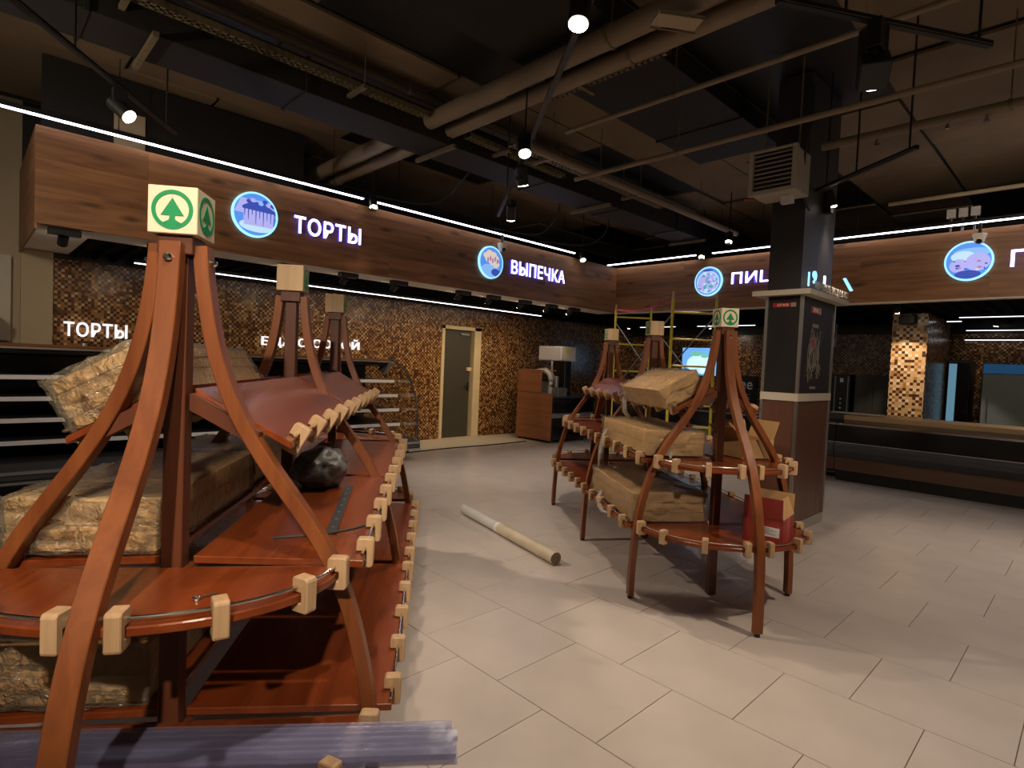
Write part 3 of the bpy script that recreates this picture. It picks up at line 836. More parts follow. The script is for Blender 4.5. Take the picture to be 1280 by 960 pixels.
# small black wall washers under the soffit of the left kitchen
wy = [.72, 1.55, 2.95, 3.75, 4.55, 5.75, 6.4, 7.15, 7.85, 8.5]
for i, y in enumerate(wy):
    t = thing('wall_washer', 'black wall washer under the white soffit, ' +
              ['above the beige jamb', 'behind the nearest stand top', 'left of the second stand top', 'right of the second stand top',
               'right of the third stand top', 'left of the dark door', 'just before the dark door', 'over the dark door', 'past the dark door',
               'nearest the far corner'][i], 'spotlight', (FX - .16, y, Z0), 0, 'wall washers under the soffit')
    MB().box(-.04, .055, -.13, .13, -.06, -.002).build('gear_box', M['lamp'], t, bevel=.003)
    MB().tube([(-.06, 0, -.05), (-.16, 0, -.12)], .045, 14).build('lamp_body', M['lamp'], t)
    MB().tube([(-.158, 0, -.118), (-.165, 0, -.124)], .038, 14).build('lens', M['lens'], t)
    ld = bpy.data.lights.new('washer_beam', 'SPOT'); ld.color = (1.0, .74, .44)
    ld.energy = WALL_W * (0.22 if y < 4 else (1.5 if y < 8 else .7)); ld.spot_size = math.radians(95); ld.spot_blend = .9; ld.shadow_soft_size = .04
    lo = bpy.data.objects.new('washer_beam', ld); C.objects.link(lo); lo.parent = t; lo.location = (-.18, 0, -.135)
    lo.rotation_euler = Vector((-1.5, 0, -1.35)).to_track_quat('-Z', 'Y').to_euler()

# ------------------------------------------------------------------ column
col = struct(MB().box(-2.345, -2.02, 5.73, 6.65, .10, 1.30).build('column', M['colwood']))
MB().box(-2.35, -2.015, 5.725, 6.655, 0, .10).build('skirting', M['alu'], col)
MB().box(-2.36, -2.005, 5.715, 6.665, 1.30, 1.375).build('band', M['cap'], col)
MB().box(-2.335, -2.03, 5.74, 6.64, 1.375, 2.31).build('core', M['colblack'], col)
MB().box(-2.33, -2.03, 5.73, 5.742, 1.38, 2.31).build('front_poster', M['poster'], col)
ps = MB().box(-2.032, -2.02, 5.76, 6.62, 1.38, 2.31).build('side_poster', M['poster'], col)
for (x, y) in [(-2.345, 5.73), (-2.02, 5.73), (-2.02, 6.65)]:
    MB().box(x - .014, x + .014, y - .014, y + .014, .10, 2.31).build('corner_trim', M['alu'], col)
MB().box(-2.46, -1.92, 5.63, 6.78, 2.312, 2.36).build('ledge', M['cap'], col)
MB().box(-2.36, -2.05, 5.75, 6.60, 2.36, 4.42).build('upper_shaft', M['colblack'], col)
# poster print: red logo strips and a plate of pasta
def flat(name, polys, mt, fr, d, parent): 
    g = MB()
    for p_ in polys: g.prism(p_, fr, d, d + .0012)
    return g.build(name, mt, parent)
frF = lambda u, v, w_: Vector((u, 5.73 - w_, v))
frS = lambda u, v, w_: Vector((-2.02 + w_, u, v))
R4 = lambda a, b, c, d: [(a, c), (b, c), (b, d), (a, d)]
flat('logo_strip', [R4(-2.29, -2.12, 2.205, 2.245)], M['redsign'], frF, .0005, col)
flat('logo_end', [R4(-2.12, -2.075, 2.205, 2.245)], M['letgrey'], frF, .0005, col)
flat('logo_strip', [R4(5.98, 6.20, 2.17, 2.235)], M['redsign'], frS, .0005, ps)
flat('logo_end', [R4(6.20, 6.26, 2.17, 2.235)], M['letgrey'], frS, .0005, ps)
def lett_at(txt, h, wd, org, xd, mt, parent, extr=.002):
    o_ = lettering('lettering', txt, h, wd, org, xd, [mt], None, extr, .01, split=False)
    o_.parent = parent; return o_
lett_at('SPAR', .026, .11, (-2.25, 5.7275, 2.212), (1, 0, 0), M['cream'], col)
lett_at('SPAR', .045, .15, (-2.0175, 6.03, 2.18), (0, 1, 0), M['cream'], ps)
rnd = random.Random(11)
pl = []
for i in range(26):
    y0 = 6.02 + rnd.random() * .26; z0 = 1.95 + rnd.uniform(-.1, .06); y1 = 5.93 + rnd.random() * .42; z1 = 1.50 + rnd.random() * .16
    bend = rnd.uniform(-.10, .10); th = rnd.uniform(.006, .012); up_, dn_ = [], []
    for j in range(9):
        f = j / 8; y = y0 + (y1 - y0) * f + bend * math.sin(PI * f); z = z0 + (z1 - z0) * f + .02 * math.sin(5 * f + i)
        up_.append((y - th, z)); dn_.append((y + th, z))
    pl.append(up_ + dn_[::-1])
g = MB()
for i, p_ in enumerate(pl): g.prism(p_, frS, .0008 + i * .00012, .0009 + i * .00012)
o = g.build('pasta_print', M['paste'], ps); o['kind'] = 'stuff'
flat('tomato_print', [[(6.08 + .03 * math.cos(a), 1.87 + .05 * math.sin(a)) for a in [k_ * PI / 6 for k_ in range(12)]]], M['redsign'], frS, .005, ps)
flat('fork_print', [R4(6.02, 6.20, 2.03, 2.065), R4(6.04, 6.20, 1.42, 1.445)], M['paste'], frS, .005, ps)
# letters standing on the ledge
lett_at('МУЧНЫЕ ИЗДЕЛИЯ', .085, .98, (-1.93, 5.78, 2.362), (0, 1, 0), M['letgrey'], col, .012)
t = thing('lit_figures', 'small glowing blue figures on the column ledge', 'sign', (-1.945, 5.63, 2.36))
MB().box(-.006, .006, .005, .022, .02, .15).build('lit_bar', M['rim'], t)
MB().box(-.006, .006, .42, .45, .08, .17).build('lit_bar', M['sign'], t)
o = lettering('lit_figure', '9', .12, .10, (-1.945, 5.76, 2.42), (0, 1, 0), [M['rim']], None, .012, .02, split=False); o.parent = t; o.location = (0, .11, .06)
tag(MB().prism([(-.06, .05), (-.02, .06), (.24, -.04), (.19, -.05)], lambda u, v, w_: Vector((w_, u, v)), 0, .02).build('light_stroke', M['rim'], loc=(-1.93, 6.62, 2.52)),
    'slanted glowing blue stroke at the end of the ledge letters', 'sign')

# fan heater in front of the column
t = thing('fan_heater', 'white framed fan heater with black grille in front of the column', 'heater', (-2.16, 5.2, 3.17))
MB().box(-.21, -.17, 0, .05, 0, .40).box(.17, .21, 0, .05, 0, .40).box(-.17, .17, 0, .05, 0, .04).box(-.17, .17, 0, .05, .38, .40).build('frame', M['heater'], t, bevel=.004)
MB().box(-.20, .20, .05, .36, .01, .39).build('case', M['heater'], t, bevel=.01)
MB().box(-.17, .17, .036, .05, .04, .38).build('coil', M['lamp'], t)
for i in range(8):
    z = .07 + i * .04
    MB().box(-.17, .17, .012, .036, z, z + .006).build('louvre', M['heater'], t)
for z in (.02, .36):
    MB().tube([(-.21, .15, z), (-.27, .15, z), (-.30, .15, z + .01)], .014, 10).build('valve', M['copper'], t)
MB().tube([(-.27, .15, .36), (-.25, .12, .26), (-.23, .12, .12), (-.2, .12, .09)], .008, 8).build('hose', M['white'], t)
MB().box(.02, .12, .18, .24, -.06, .01).build('bracket', M['white'], t)
MB().tube([(-.15, .2, .4), (-.15, .2, 1.23)], .008, 6).tube([(.15, .2, .4), (.15, .2, 1.23)], .008, 6).build('hanger', M['tray'], t)

# ------------------------------------------------------------------ display stands
PROF = [(0.02, .575), (.16, .575), (.45, .56), (.63, .53), (.79, .49), (.91, .447), (1.01, .395), (1.13, .312), (1.23, .240), (1.38, .152), (1.53, .098), (1.66, .073), (1.78, .058), (1.828, .056)]
def prof(z):
    for (a, ra), (b, rb) in zip(PROF, PROF[1:]):
        if z <= b: return ra + (rb - ra) * (z - a) / (b - a)
    return PROF[-1][1]
PITCH = 1.25
TOP_IN, TOP_OUT = (.035, 1.435), (.30, 1.287)


def leg_mesh():
    """one curved leg bending outwards along +x"""
    P = []
    zs = [0.02 + (1.828 - .02) * i / 40 for i in range(41)]
    rs = [prof(z) for z in zs]
    for _ in range(2): rs = [rs[0]] + [(rs[i - 1] + 2 * rs[i] + rs[i + 1]) / 4 for i in range(1, 40)] + [rs[-1]]
    secs = []
    for i in range(41):
        a, b = max(0, i - 1), min(40, i + 1)
        tx, tz = rs[b] - rs[a], zs[b] - zs[a]; l = math.hypot(tx, tz); nx, nz = tz / l, -tx / l
        h, wd = .019, .027
        secs.append([Vector((rs[i] + nx * h * p, wd * q, zs[i] + nz * h * p)) for p, q in ((-1, -1), (1, -1), (1, 1), (-1, 1))])
    return MB().sweep(secs)


def clip_mb():
    """small wooden rail block; x outwards, y along the edge, slot for the board"""
    poly = [(-.028, -.048), (.020, -.048), (.026, -.042), (.026, .036), (.020, .042), (-.022, .042), (-.028, .036), (-.028, .003), (.004, .003), (.004, -.022), (-.028, -.022)]
    return MB().prism(poly, lambda u, v, w_: Vector((u, w_, v)), -.017, .017)


def emblem(parent, cen, xd, s=.052):
    X = Vector(xd); N = X.cross(Vector((0, 0, 1))); Zv = Vector((0, 0, 1)); cen = Vector(cen)
    fr = lambda u, v, w_: cen + X * (u * s) + Zv * (v * s) + N * w_
    g = MB(); n = 36
    vs_ = [fr(rr * math.cos(2 * PI * i / n), rr * math.sin(2 * PI * i / n), w_) for w_ in (.0, .0012) for rr in (.8, 1.0) for i in range(n)]
    fs_ = []
    for i in range(n):
        j = (i + 1) % n
        fs_ += [(2 * n + i, 3 * n + i, 3 * n + j, 2 * n + j), (n + i, n + j, 3 * n + j, 3 * n + i), (i, 2 * n + i, 2 * n + j, j)]
    g.add(vs_, fs_)
    g.prism([(0, .60), (.56, -.30), (.16, -.30), (.12, -.38), (.16, -.52), (.34, -.62), (.52, -.70), (.40, -.80), (-.40, -.80), (-.52, -.70), (-.34, -.62), (-.16, -.52), (-.12, -.38), (-.16, -.30), (-.56, -.30)], fr, 0, .0012)
    return g.build('tree_emblem', M['green'], parent)


def make_stand(label):
    t = thing('display_stand', label, 'shelving', (0, 0, 0), 0, 'red wooden display stands')
    leg0 = foot0 = bolt0 = clip0 = None
    for c in range(3):
        x = c * PITCH
        MB().box(x - .027, x + .027, -.027, .027, 0.02, 1.80).build('post', M['post'], t, bevel=.003)
        MB().box(x - .045, x + .045, -.045, .045, 1.80, 1.85).build('neck_block', M['post'], t, bevel=.002)
        for z in (.42, .875): MB().box(x - .045, x + .045, -.045, .045, z, z + .055).build('collar', M['post'], t, bevel=.003)
        h = MB().box(x - .062, x + .062, -.062, .062, 1.85, 1.975).build('head_block', M['cream'] if c == 0 else M['pale'], t, bevel=.002)
        if c == 0: h['label'] = 'cream printed end block'
        emblem(h, (x, -.0625, 1.9125), (1, 0, 0)); emblem(h, (x, .0625, 1.9125), (-1, 0, 0))
        if c == 0: emblem(h, (x - .0625, 0, 1.9125), (0, -1, 0))
        if c == 2: emblem(h, (x + .0625, 0, 1.9125), (0, 1, 0))
        angs = [PI / 2, -PI / 2] + ([PI] if c == 0 else []) + ([0] if c == 2 else [])
        for a in angs:
            if leg0 is None:
                lg = leg0 = leg_mesh().build('leg', M['leg'], t, bevel=.0025, smooth=True)
                lg.location = (x, 0, 0); lg.rotation_euler.z = a
                bolt0 = MB().tube([(.07, 0, 1.785), (.087, 0, 1.785), (.093, 0, 1.785)], [.012, .011, .006], 12).build('bolt', M['chrome'], lg)
                foot0 = MB().tube([(.575, 0, 0), (.575, 0, .022)], .018, 12).build('foot', M['rubber'], lg)
            else:
                lg = share(leg0, 'leg', t, (x, 0, 0), a)
                share(bolt0, 'bolt', lg, (0, 0, 0)); share(foot0, 'foot', lg, (0, 0, 0))
        # cross bars carrying the boards
        for z, r in ((.926, .43), (.475, .53)):
            MB().box(x - .015, x + .015, -r, r, z - .03, z - .002).build('cross_bar', M['post'], t)
        for s_ in (-1, 1):
            q = (TOP_OUT[0] - .08, TOP_OUT[1] + .08 * .55)
            MB().prism([(TOP_IN[0], TOP_IN[1] - .014), (q[0], q[1] - .014), (q[0], q[1] - .06), (TOP_IN[0], TOP_IN[1] - .06)],
                       lambda u, v, w_: Vector((x + w_, s_ * u, v)), -.015, .015).build('cross_bar', M['post'], t)
    def clip(x, y, z, a, tilt=0.0):
        nonlocal clip0
        if clip0 is None:
            clip0 = clip_mb().build('clip', M['clip'], t, bevel=.003); o_ = clip0
        else: o_ = share(clip0, 'clip', t, (0, 0, 0))
        o_.location = (x, y, z); o_.rotation_mode = 'XYZ'
        o_.rotation_euler = (Matrix.Rotation(a, 3, 'Z') @ Matrix.Rotation(tilt, 3, 'Y')).to_euler()
    tl = math.atan2(TOP_IN[1] - TOP_OUT[1], TOP_OUT[0] - TOP_IN[0])
    tiers = [((.03, .505), (.615, .495)), ((.04, .952), (.515, .936)), (TOP_IN, TOP_OUT)]
    for b in range(2):
        x0, x1 = b * PITCH + .022, (b + 1) * PITCH - .022
        for ti, ((yi, zi), (yo, zo)) in enumerate(tiers):
            sl_ = math.atan2(zi - zo, yo - yi)
            for s_ in (-1, 1):
                MB().prism([(yi, zi), (yo, zo), (yo, zo - .022), (yi, zi - .022)], lambda u, v, w_: Vector((w_, s_ * u, v)), x0, x1).build('shelf_board', M['shelf'], t, bevel=.002)
                for k_ in range(5):
                    cx = x0 + .09 + k_ * (x1 - x0 - .18) / 4
                    clip(cx, s_ * (yo - .002), zo - .0, s_ * PI / 2, sl_)
                n_ = Vector((0, -math.sin(-sl_), math.cos(sl_))); ry, rz = yo - .004 + .018 * math.sin(sl_), zo + .018 * math.cos(sl_)
                MB().tube([(x0, s_ * ry, rz), (x1, s_ * ry, rz)], .004, 8).build('guard_rail', M['chrome'], t)
    for e in (0, 1):
        cx = -.05 if e == 0 else 2 * PITCH + .05; dr_ = -1 if e == 0 else 1
        for (a_, b_, z_) in ((.495, .565, .510), (.365, .465, .945)):
            poly = [(cx + dr_ * a_ * math.cos(th), b_ * math.sin(th)) for th in [(-90 + 180 * k_ / 32) * PI / 180 for k_ in range(33)]]
            MB().prism(poly, lambda u, v, w_: Vector((u, v, w_)), z_ - .022, z_).build('end_shelf', M['shelf'], t, bevel=.003)
            ins = [(cx + dr_ * (a_ - .006) * math.cos(th), (b_ - .006) * math.sin(th), z_ + .019) for th in [(-86 + 172 * k_ / 24) * PI / 180 for k_ in range(25)]]
            MB().tube(ins, .004, 8).build('guard_rail', M['chrome'], t, smooth=True)
            for th in (84, 60, 32, 7.2):
                for sg in (-1, 1):
                    q = math.radians(th * sg)
                    px_, py_ = cx + dr_ * a_ * math.cos(q), b_ * math.sin(q)
                    nx, ny = dr_ * math.cos(q) / a_, math.sin(q) / b_
                    clip(px_, py_, z_, math.atan2(ny, nx))
    return t

ROT = math.radians(143.86)
LS, RS = (-1.79, .437, 0), (-1.797, 3.72, 0)
stand_l = make_stand('red wooden display stand with curved legs nearest the camera at left')
stand_l.location = LS; stand_l.rotation_euler.z = ROT
stand_r = dup(stand_l, RS, ROT, 'red wooden display stand with curved legs standing before the column')


# ------------------------------------------------------------------ wrapped packages on the stands
def loc_on(stand, x, y, z):
    c, s_ = math.cos(ROT), math.sin(ROT)
    return (stand[0] + c * x - s_ * y, stand[1] + s_ * x + c * y, z)


def crumple(sx, sy, sz, seed, amp=.009, n=(14, 10, 6), pad=.008, tail=None):
    """loose film around a box: every face a jittered grid"""
    rnd_ = random.Random(seed)
    bm = bmesh.new(); bmesh.ops.create_cube(bm, size=1.0)
    bmesh.ops.subdivide_edges(bm, edges=bm.edges[:], cuts=25, use_grid_fill=True)
    import mathutils.noise as no
    for v in bm.verts:
        p = Vector((v.co.x * (sx + 2 * pad), v.co.y * (sy + 2 * pad), (v.co.z + .5) * (sz + pad)))
        k_ = no.noise_vector(p * 9 + Vector((seed * 3.1, 0, 0))) * amp + Vector((1, 1, 1)) * ((1 - abs(no.noise(p * 17 + Vector((seed, 0, 0)))) * 2.2) * amp * .5) + no.noise_vector(p * 34 + Vector((0, seed * 1.7, 0))) * amp * .5
        k_ = Vector((k_.x, k_.y, max(k_.z, -.004) if p.z < .02 else k_.z))
        end = abs(v.co.x) > .49
        if end: k_ *= 1.9; 
        p += k_
        p.z = max(p.z, .002)
        # never cut into the box
        if abs(v.co.z) < .49 or True:
            if abs(v.co.x) > .499: p.x = math.copysign(max(abs(p.x), sx / 2 + .003), p.x)
            if abs(v.co.y) > .499: p.y = math.copysign(max(abs(p.y), sy / 2 + .003), p.y)
            if v.co.z > .499: p.z = max(p.z, sz + .003)
        v.co = p
    me = bpy.data.meshes.new('plastic_wrap'); bm.to_mesh(me); bm.free()
    return me


def package(label, stand, x, y, z, sx, sy, sz, layers, seed, tilt=0.0, yaw=0.0, mat='kraft', cols=1, wrap=True, tails=()):
    t = thing('wrapped_package', label, 'package', loc_on(stand, x, y, z), ROT + yaw, 'film wrapped board packages')
    t.rotation_euler = (Matrix.Rotation(ROT + yaw, 3, 'Z') @ Matrix.Rotation(tilt, 3, 'X')).to_euler()
    h = sz / layers; rnd_ = random.Random(seed)
    for i in range(layers):
        for j in range(cols):
            dx = rnd_.uniform(-.006, .006); L = sx / cols
            MB().box(-sx / 2 + j * L + .002, -sx / 2 + (j + 1) * L - .002, -sy / 2 + .002, sy / 2 - .002, i * h + .001, (i + 1) * h - .001).build(
                'board', M[mat], t, bevel=.0025, loc=(dx * .5, dx, 0.003))
    if wrap:
        me = crumple(sx, sy, sz + .003, seed); me.materials.append(M['film'])
        o_ = bpy.data.objects.new('plastic_wrap', me); C.objects.link(o_); o_.parent = t
        for p in me.polygons: p.use_smooth = True
    if wrap:
        import mathutils.noise as no
        g = MB(); nu, nv = 22, 12; V_ = []
        for i in range(nu):
            for j in range(nv):
                a_, b_ = i / (nu - 1), j / (nv - 1)
                e_ = math.sin(PI * a_) ** .5 * math.sin(PI * (b_ * .85 + .12)) ** .5 if 0 < a_ < 1 else 0
                p_ = Vector((a_ * 5, b_ * 3, seed * 2.3))
                bul = .010 + e_ * (.018 + .020 * no.noise(p_ * .9) + .014 * (1 - abs(no.noise(Vector((p_.x * 1.2, p_.y * 3.4, p_.z))) * 3)) + .006 * no.noise(p_ * 4.1))
                V_.append((-sx / 2 - max(.006, bul), (a_ - .5) * (sy + .03) + .01 * no.noise(p_ * 3), max(.003, -.002 + b_ * (sz + .02) + .008 * no.noise(p_ * 2.7 + Vector((9, 0, 0))))))
        g.add(V_, [(i * nv + j, i * nv + j + 1, (i + 1) * nv + j + 1, (i + 1) * nv + j) for i in range(nu - 1) for j in range(nv - 1)])
        g.build('bunched_film', M['film_e'], t, smooth=True)
    for k_, pts in enumerate(tails):
        import mathutils.noise as no
        secs = []
        for i, (px_, py_, pz_, wd) in enumerate(pts):
            ring = []
            for a in range(10):
                an = 2 * PI * a / 10; rr = wd * (.65 + .5 * no.noise(Vector((i * .9 + seed, a * .8, k_))))
                ring.append(Vector((px_ + rr * math.cos(an), py_ + rr * .45 * math.sin(an), pz_ + rr * .25 * math.sin(2 * an))))
            secs.append(ring)
        MB().sweep(secs).build('loose_film', M['film_w'], t, smooth=True)
    return t

tt = math.atan2(TOP_IN[1] - TOP_OUT[1], TOP_OUT[0] - TOP_IN[0])
def top_pos(s_, f):   # point on the sloping top board, s_ side, f 0..1 from ridge to edge
    return s_ * (TOP_IN[0] + (TOP_OUT[0] - TOP_IN[0]) * f), TOP_IN[1] + (TOP_OUT[1] - TOP_IN[1]) * f
# left stand
yy, zz = top_pos(1, .56)
package('film wrapped wood boards lying on the far slope of the near stand top', LS, .55, yy, zz + .004, .98, .25, .15, 4, 1, tilt=-tt, cols=1)
package('long film wrapped boards on the middle shelf of the near stand, near end', LS, .46, .262, .953, .84, .40, .15, 2, 2, mat='kraft')
package('brown package behind the first on the middle shelf of the near stand', LS, 1.20, .27, .953, .56, .38, .14, 2, 3, mat='kraft_d')
package('dark brown package on the bottom shelf of the near stand', LS, .50, .32, .507, .90, .46, .17, 2, 4, mat='kraft_d')
tag_ = thing('plastic_bag', 'dark grey plastic bag stuffed under the top of the near stand', 'bag', loc_on(LS, 1.02, -.20, .946), ROT)
bm = bmesh.new(); bmesh.ops.create_icosphere(bm, subdivisions=4, radius=1)
import mathutils.noise as noi
for v in bm.verts:
    p = v.co.copy(); k_ = 1 + .22 * noi.noise(p * 2.1) + .10 * noi.noise(p * 5.3)
    v.co = Vector((p.x * .17 * k_, p.y * .12 * k_, max(0, (p.z * .09 * k_ + .08))))
me = bpy.data.meshes.new('bag_body'); bm.to_mesh(me); bm.free(); me.materials.append(M['smoke'])
for p in me.polygons: p.use_smooth = True
o = bpy.data.objects.new('bag_body', me); C.objects.link(o); o.parent = tag_
for q in range(2):
    MB().sweep([[Vector((.15 + i * .03, -.02 + q * .06 + .03 * math.cos(a) * (1 + i * .5), .10 - i * .01 + .02 * math.sin(a) * (1 + i * .4))) for a in [k_ * PI / 4 for k_ in range(8)]] for i in range(3)]).build('knot', M['film_w'], tag_)
t = thing('metal_strip', 'flat dark metal strip lying on the middle shelf of the near stand', 'strip', loc_on(LS, .62, -.36, .9455), ROT + .06)
MB().box(-.36, .36, -.018, .018, 0, .004).build('strip_body', M['dgrey'], t)
for i in range(7): MB().tube([(-.3 + i * .1, 0, .004), (-.3 + i * .1, 0, .006)], .006, 8).build('screw', M['alu'], t)
q0 = [loc_on(LS, .16, -.22, .962), loc_on(LS, .18, -.30, .962), loc_on(LS, .19, -.36, .964), loc_on(LS, .24, -.45, .966), loc_on(LS, .28, -.49, .968)]
cable('short black cable lying across the metal strip', q0, .005)
t = thing('eye_screw', 'small silver eye screw lying on the near half round shelf', 'screw', loc_on(LS, -.24, -.20, .946), ROT + 2.2)
MB().tube([(0, 0, .004), (.04, 0, .004)], .0025, 8).build('shank', M['chrome'], t)
MB().tube([(.048 + .009 * math.cos(a), .009 * math.sin(a), .004) for a in [k_ * PI / 6 for k_ in range(13)]], .0025, 8).build('eye', M['chrome'], t)
# bundle of clear strips across the bottom half round shelf
cc, ss = math.cos(ROT), math.sin(ROT)
t = thing('strip_bundle', 'bundle of clear bluish plastic strips across the lowest near shelf', 'strips', loc_on(LS, -.19, 0, .513), ROT - PI / 2 - .03)
rnd = random.Random(5)
for i in range(12):
    y = -.06 + (i % 6) * .022 + rnd.uniform(-.003, .003); z = .003 + (i // 6) * .017 + rnd.uniform(0, .004)
    x0 = -.62 + rnd.uniform(-.03, .03); x1 = .785 + rnd.uniform(-.02, .02)
    prof_ = [(-.016, 0), (.016, 0), (.016, .0015), (-.014, .0015), (-.014, .012), (.012, .0145), (.012, .016), (-.016, .0145)]
    MB().prism(prof_, lambda u, v, w_: Vector((w_, y + u, z + v)), x0, x1).build('strip', M['pvc'], t)

# right stand
yy, zz = top_pos(1, .62)
package('film wrapped boards on the sloping top of the far stand', RS, .50, yy, zz + .004, .80, .30, .145, 2, 6, tilt=-tt,
        tails=[[(.42, .10, .10, .03), (.45, .16, .02, .05), (.47, .20, -.08, .06), (.47, .17, -.20, .045), (.45, .16, -.29, .02)]])
package('film wrapped boards on the middle shelf of the far stand', RS, .58, .275, .953, 1.0, .42, .165, 2, 7,
        tails=[[(.36, .19, .12, .02), (.37, .24, .04, .035), (.38, .26, -.08, .05), (.37, .27, -.18, .04), (.36, .28, -.26, .012)], [(-.50, .1, .08, .05), (-.54, .1, .06, .07), (-.60, .08, .03, .05), (-.66, .1, .012, .02)]])
package('film wrapped boards on the bottom shelf of the far stand', RS, .52, .315, .507, .96, .52, .19, 3, 8, mat='kraft_d',
        tails=[[(.20, .27, .06, .03), (.16, .31, .0, .045), (.02, .32, -.05, .045), (-.1, .31, -.04, .02)]])


def carton(label, loc, rotz, sx, sy, sz, mo, mi_, flaps, lab=False):
    t = thing('cardboard_box', label, 'box', loc, rotz)
    w_ = .004
    MB().box(-sx / 2, sx / 2, -sy / 2, sy / 2, 0, w_).build('bottom', M[mo], t)
    for nm, b in (('side', (-sx / 2, sx / 2, -sy / 2, -sy / 2 + w_)), ('side', (-sx / 2, sx / 2, sy / 2 - w_, sy / 2)), ('side', (-sx / 2, -sx / 2 + w_, -sy / 2, sy / 2)), ('side', (sx / 2 - w_, sx / 2, -sy / 2, sy / 2))):
        MB().box(b[0], b[1], b[2], b[3], w_, sz).build(nm, M[mo], t)
    for (edge, ang) in flaps:
        L = sx if edge in 'ns' else sy; D = (sy if edge in 'ns' else sx) * .48
        g = MB().box(-L / 2 + .004, L / 2 - .004, 0, D, -.0015, .0015)
        o_ = g.build('flap', M[mo if edge == 's' else mi_], t)
        base = {'n': (0, sy / 2, sz), 's': (0, -sy / 2, sz), 'e': (sx / 2, 0, sz), 'w': (-sx / 2, 0, sz)}[edge]
        rz = {'n': 0, 's': PI, 'e': -PI / 2, 'w': PI / 2}[edge]
        o_.location = base; o_.rotation_euler = (Matrix.Rotation(rz, 3, 'Z') @ Matrix.Rotation(ang, 3, 'X')).to_euler()
    if lab:
        MB().box(-sx * .05, sx * .42, -sy / 2 - .0012, -sy / 2 - .0002, sz * .28, sz * .66).build('shipping_label', M['white'], t)
        g = MB()
        for k_ in range(6): g.box(-sx * .02, sx * (.18 + .08 * (k_ % 3)), -sy / 2 - .0018, -sy / 2 - .001, sz * (.60 - k_ * .045), sz * (.612 - k_ * .045))
        o_ = g.build('print_lines', M['lamp'], t); o_['kind'] = 'stuff'
        MB().box(sx / 2, sx / 2 + .0008, -.035, .035, 0, sz).build('packing_tape', M['tape'], t)
    return t
carton('open red carton with white label on the bottom half round shelf', loc_on(RS, -.327, -.19, .512), .12, .235, .26, .155, 'red', 'kraft_d',
       [('s', 1.5), ('n', 1.45), ('e', 1.95)], True)
carton('open brown carton on the middle half round shelf of the far stand', loc_on(RS, .18, -.30, .953), ROT + .25, .25, .28, .13, 'kraft_d', 'kraft_d',
       [('n', .75), ('s', 1.2), ('e', 1.3)])

# film roll on the floor
t = thing('film_roll', 'roll of grey film on the floor, near half wrapped in tan plastic', 'roll', (-4.42, 3.68, .052), math.atan2(-.36, 1.55))
L = 1.60
MB().tube([(0, 0, 0), (L * .5, 0, 0)], .048, 24).build('roll_core', M['rollp'], t, smooth=True)
import mathutils.noise as no
secs = []
for i in range(22):
    x = L * .44 + i * (L * .56) / 21
    secs.append([Vector((x, (.0505 + .003 * no.noise(Vector((x * 9, a, 1)))) * math.cos(2 * PI * a / 20), (.0505 + .003 * no.noise(Vector((x * 9, a * 1.3, 5)))) * math.sin(2 * PI * a / 20))) for a in range(20)])
MB().sweep(secs).build('tan_wrap', M['rollk'], t, smooth=True)
MB().tube([(L, 0, 0), (L + .003, 0, 0)], .046, 20).build('end_face', M['rollend'], t)
MB().tube([(L * .435, 0, 0), (L * .46, 0, 0)], .052, 20).build('tape_band', M['white'], t)
g = MB(); nx_, ny_ = 22, 8; V_ = []
for i in range(nx_):
    for j in range(ny_):
        x = -.28 + i * .055; y = -.07 - j * .03 * (1 - .5 * i / nx_) 
        V_.append((x, y, -.049 + .014 * max(0, no.noise(Vector((x * 11, y * 17, 3)))) + .004 * (j % 2)))
g.add(V_, [(i * ny_ + j, i * ny_ + j + 1, (i + 1) * ny_ + j + 1, (i + 1) * ny_ + j) for i in range(nx_ - 1) for j in range(ny_ - 1)])
g.build('loose_film', M['film_f'], t, smooth=True)

# ------------------------------------------------------------------ open chiller along the left wall
t = thing('open_chiller', 'long black open chiller with white shelf rails along the left wall', 'fridge', (-9.0, 5.05, 0))
Y0 = -8.2   # towards the camera side, local y
MB().box(.06, 1.55, Y0, -.02, .10, .16).build('base', M['lamp'], t)
MB().box(.20, 1.50, Y0, -.12, 0, .10).build('plinth', M['gloss'], t)
MB().box(.02, .10, Y0, 0, .10, 1.50).build('back_panel', M['gloss'], t)
MB().prism([(.10, .16), (1.55, .16), (1.78, .17), (1.82, .22), (1.80, .30), (1.55, .34), (.10, .30)], lambda u, v, w_: Vector((u, w_, v)), Y0, 0).build('front_tray', M['dgrey'], t, bevel=.004)
MB().box(1.806, 1.828, Y0, 0, .27, .30).build('bumper', M['grey'], t)
MB().box(1.812, 1.830, Y0, 0, .175, .20).build('bumper', M['grey'], t)
for z, xf in ((.505, 1.29), (.733, 1.25), (.955, 1.19), (1.178, 1.08)):
    s_ = MB().box(.10, xf - .03, Y0, -.03, z + .0, z + .018).build('shelf', M['dgrey'], t)
    MB().box(xf - .03, xf, Y0, -.03, z - .022, z + .024).build('price_rail', M['shelfw'], s_, bevel=.002)
MB().prism([(.02, 1.44), (.70, 1.40), (.86, 1.43), (.86, 1.47), (.02, 1.50)], lambda u, v, w_: Vector((u, w_, v)), Y0, 0).build('canopy', M['gloss'], t)
MB().box(.02, .88, Y0, 0, 1.502, 1.535).build('top_board', M['canopy'], t, bevel=.004)
MB().box(.868, .886, Y0, 0, 1.478, 1.50).build('edge_trim', M['alu'], t)
pc = [(.10, .34), (1.78, .31), (1.73, .36), (1.72, .60), (1.70, .80), (1.63, 1.0), (1.50, 1.19), (1.32, 1.36), (1.10, 1.48), (.86, 1.53), (.10, 1.50)]
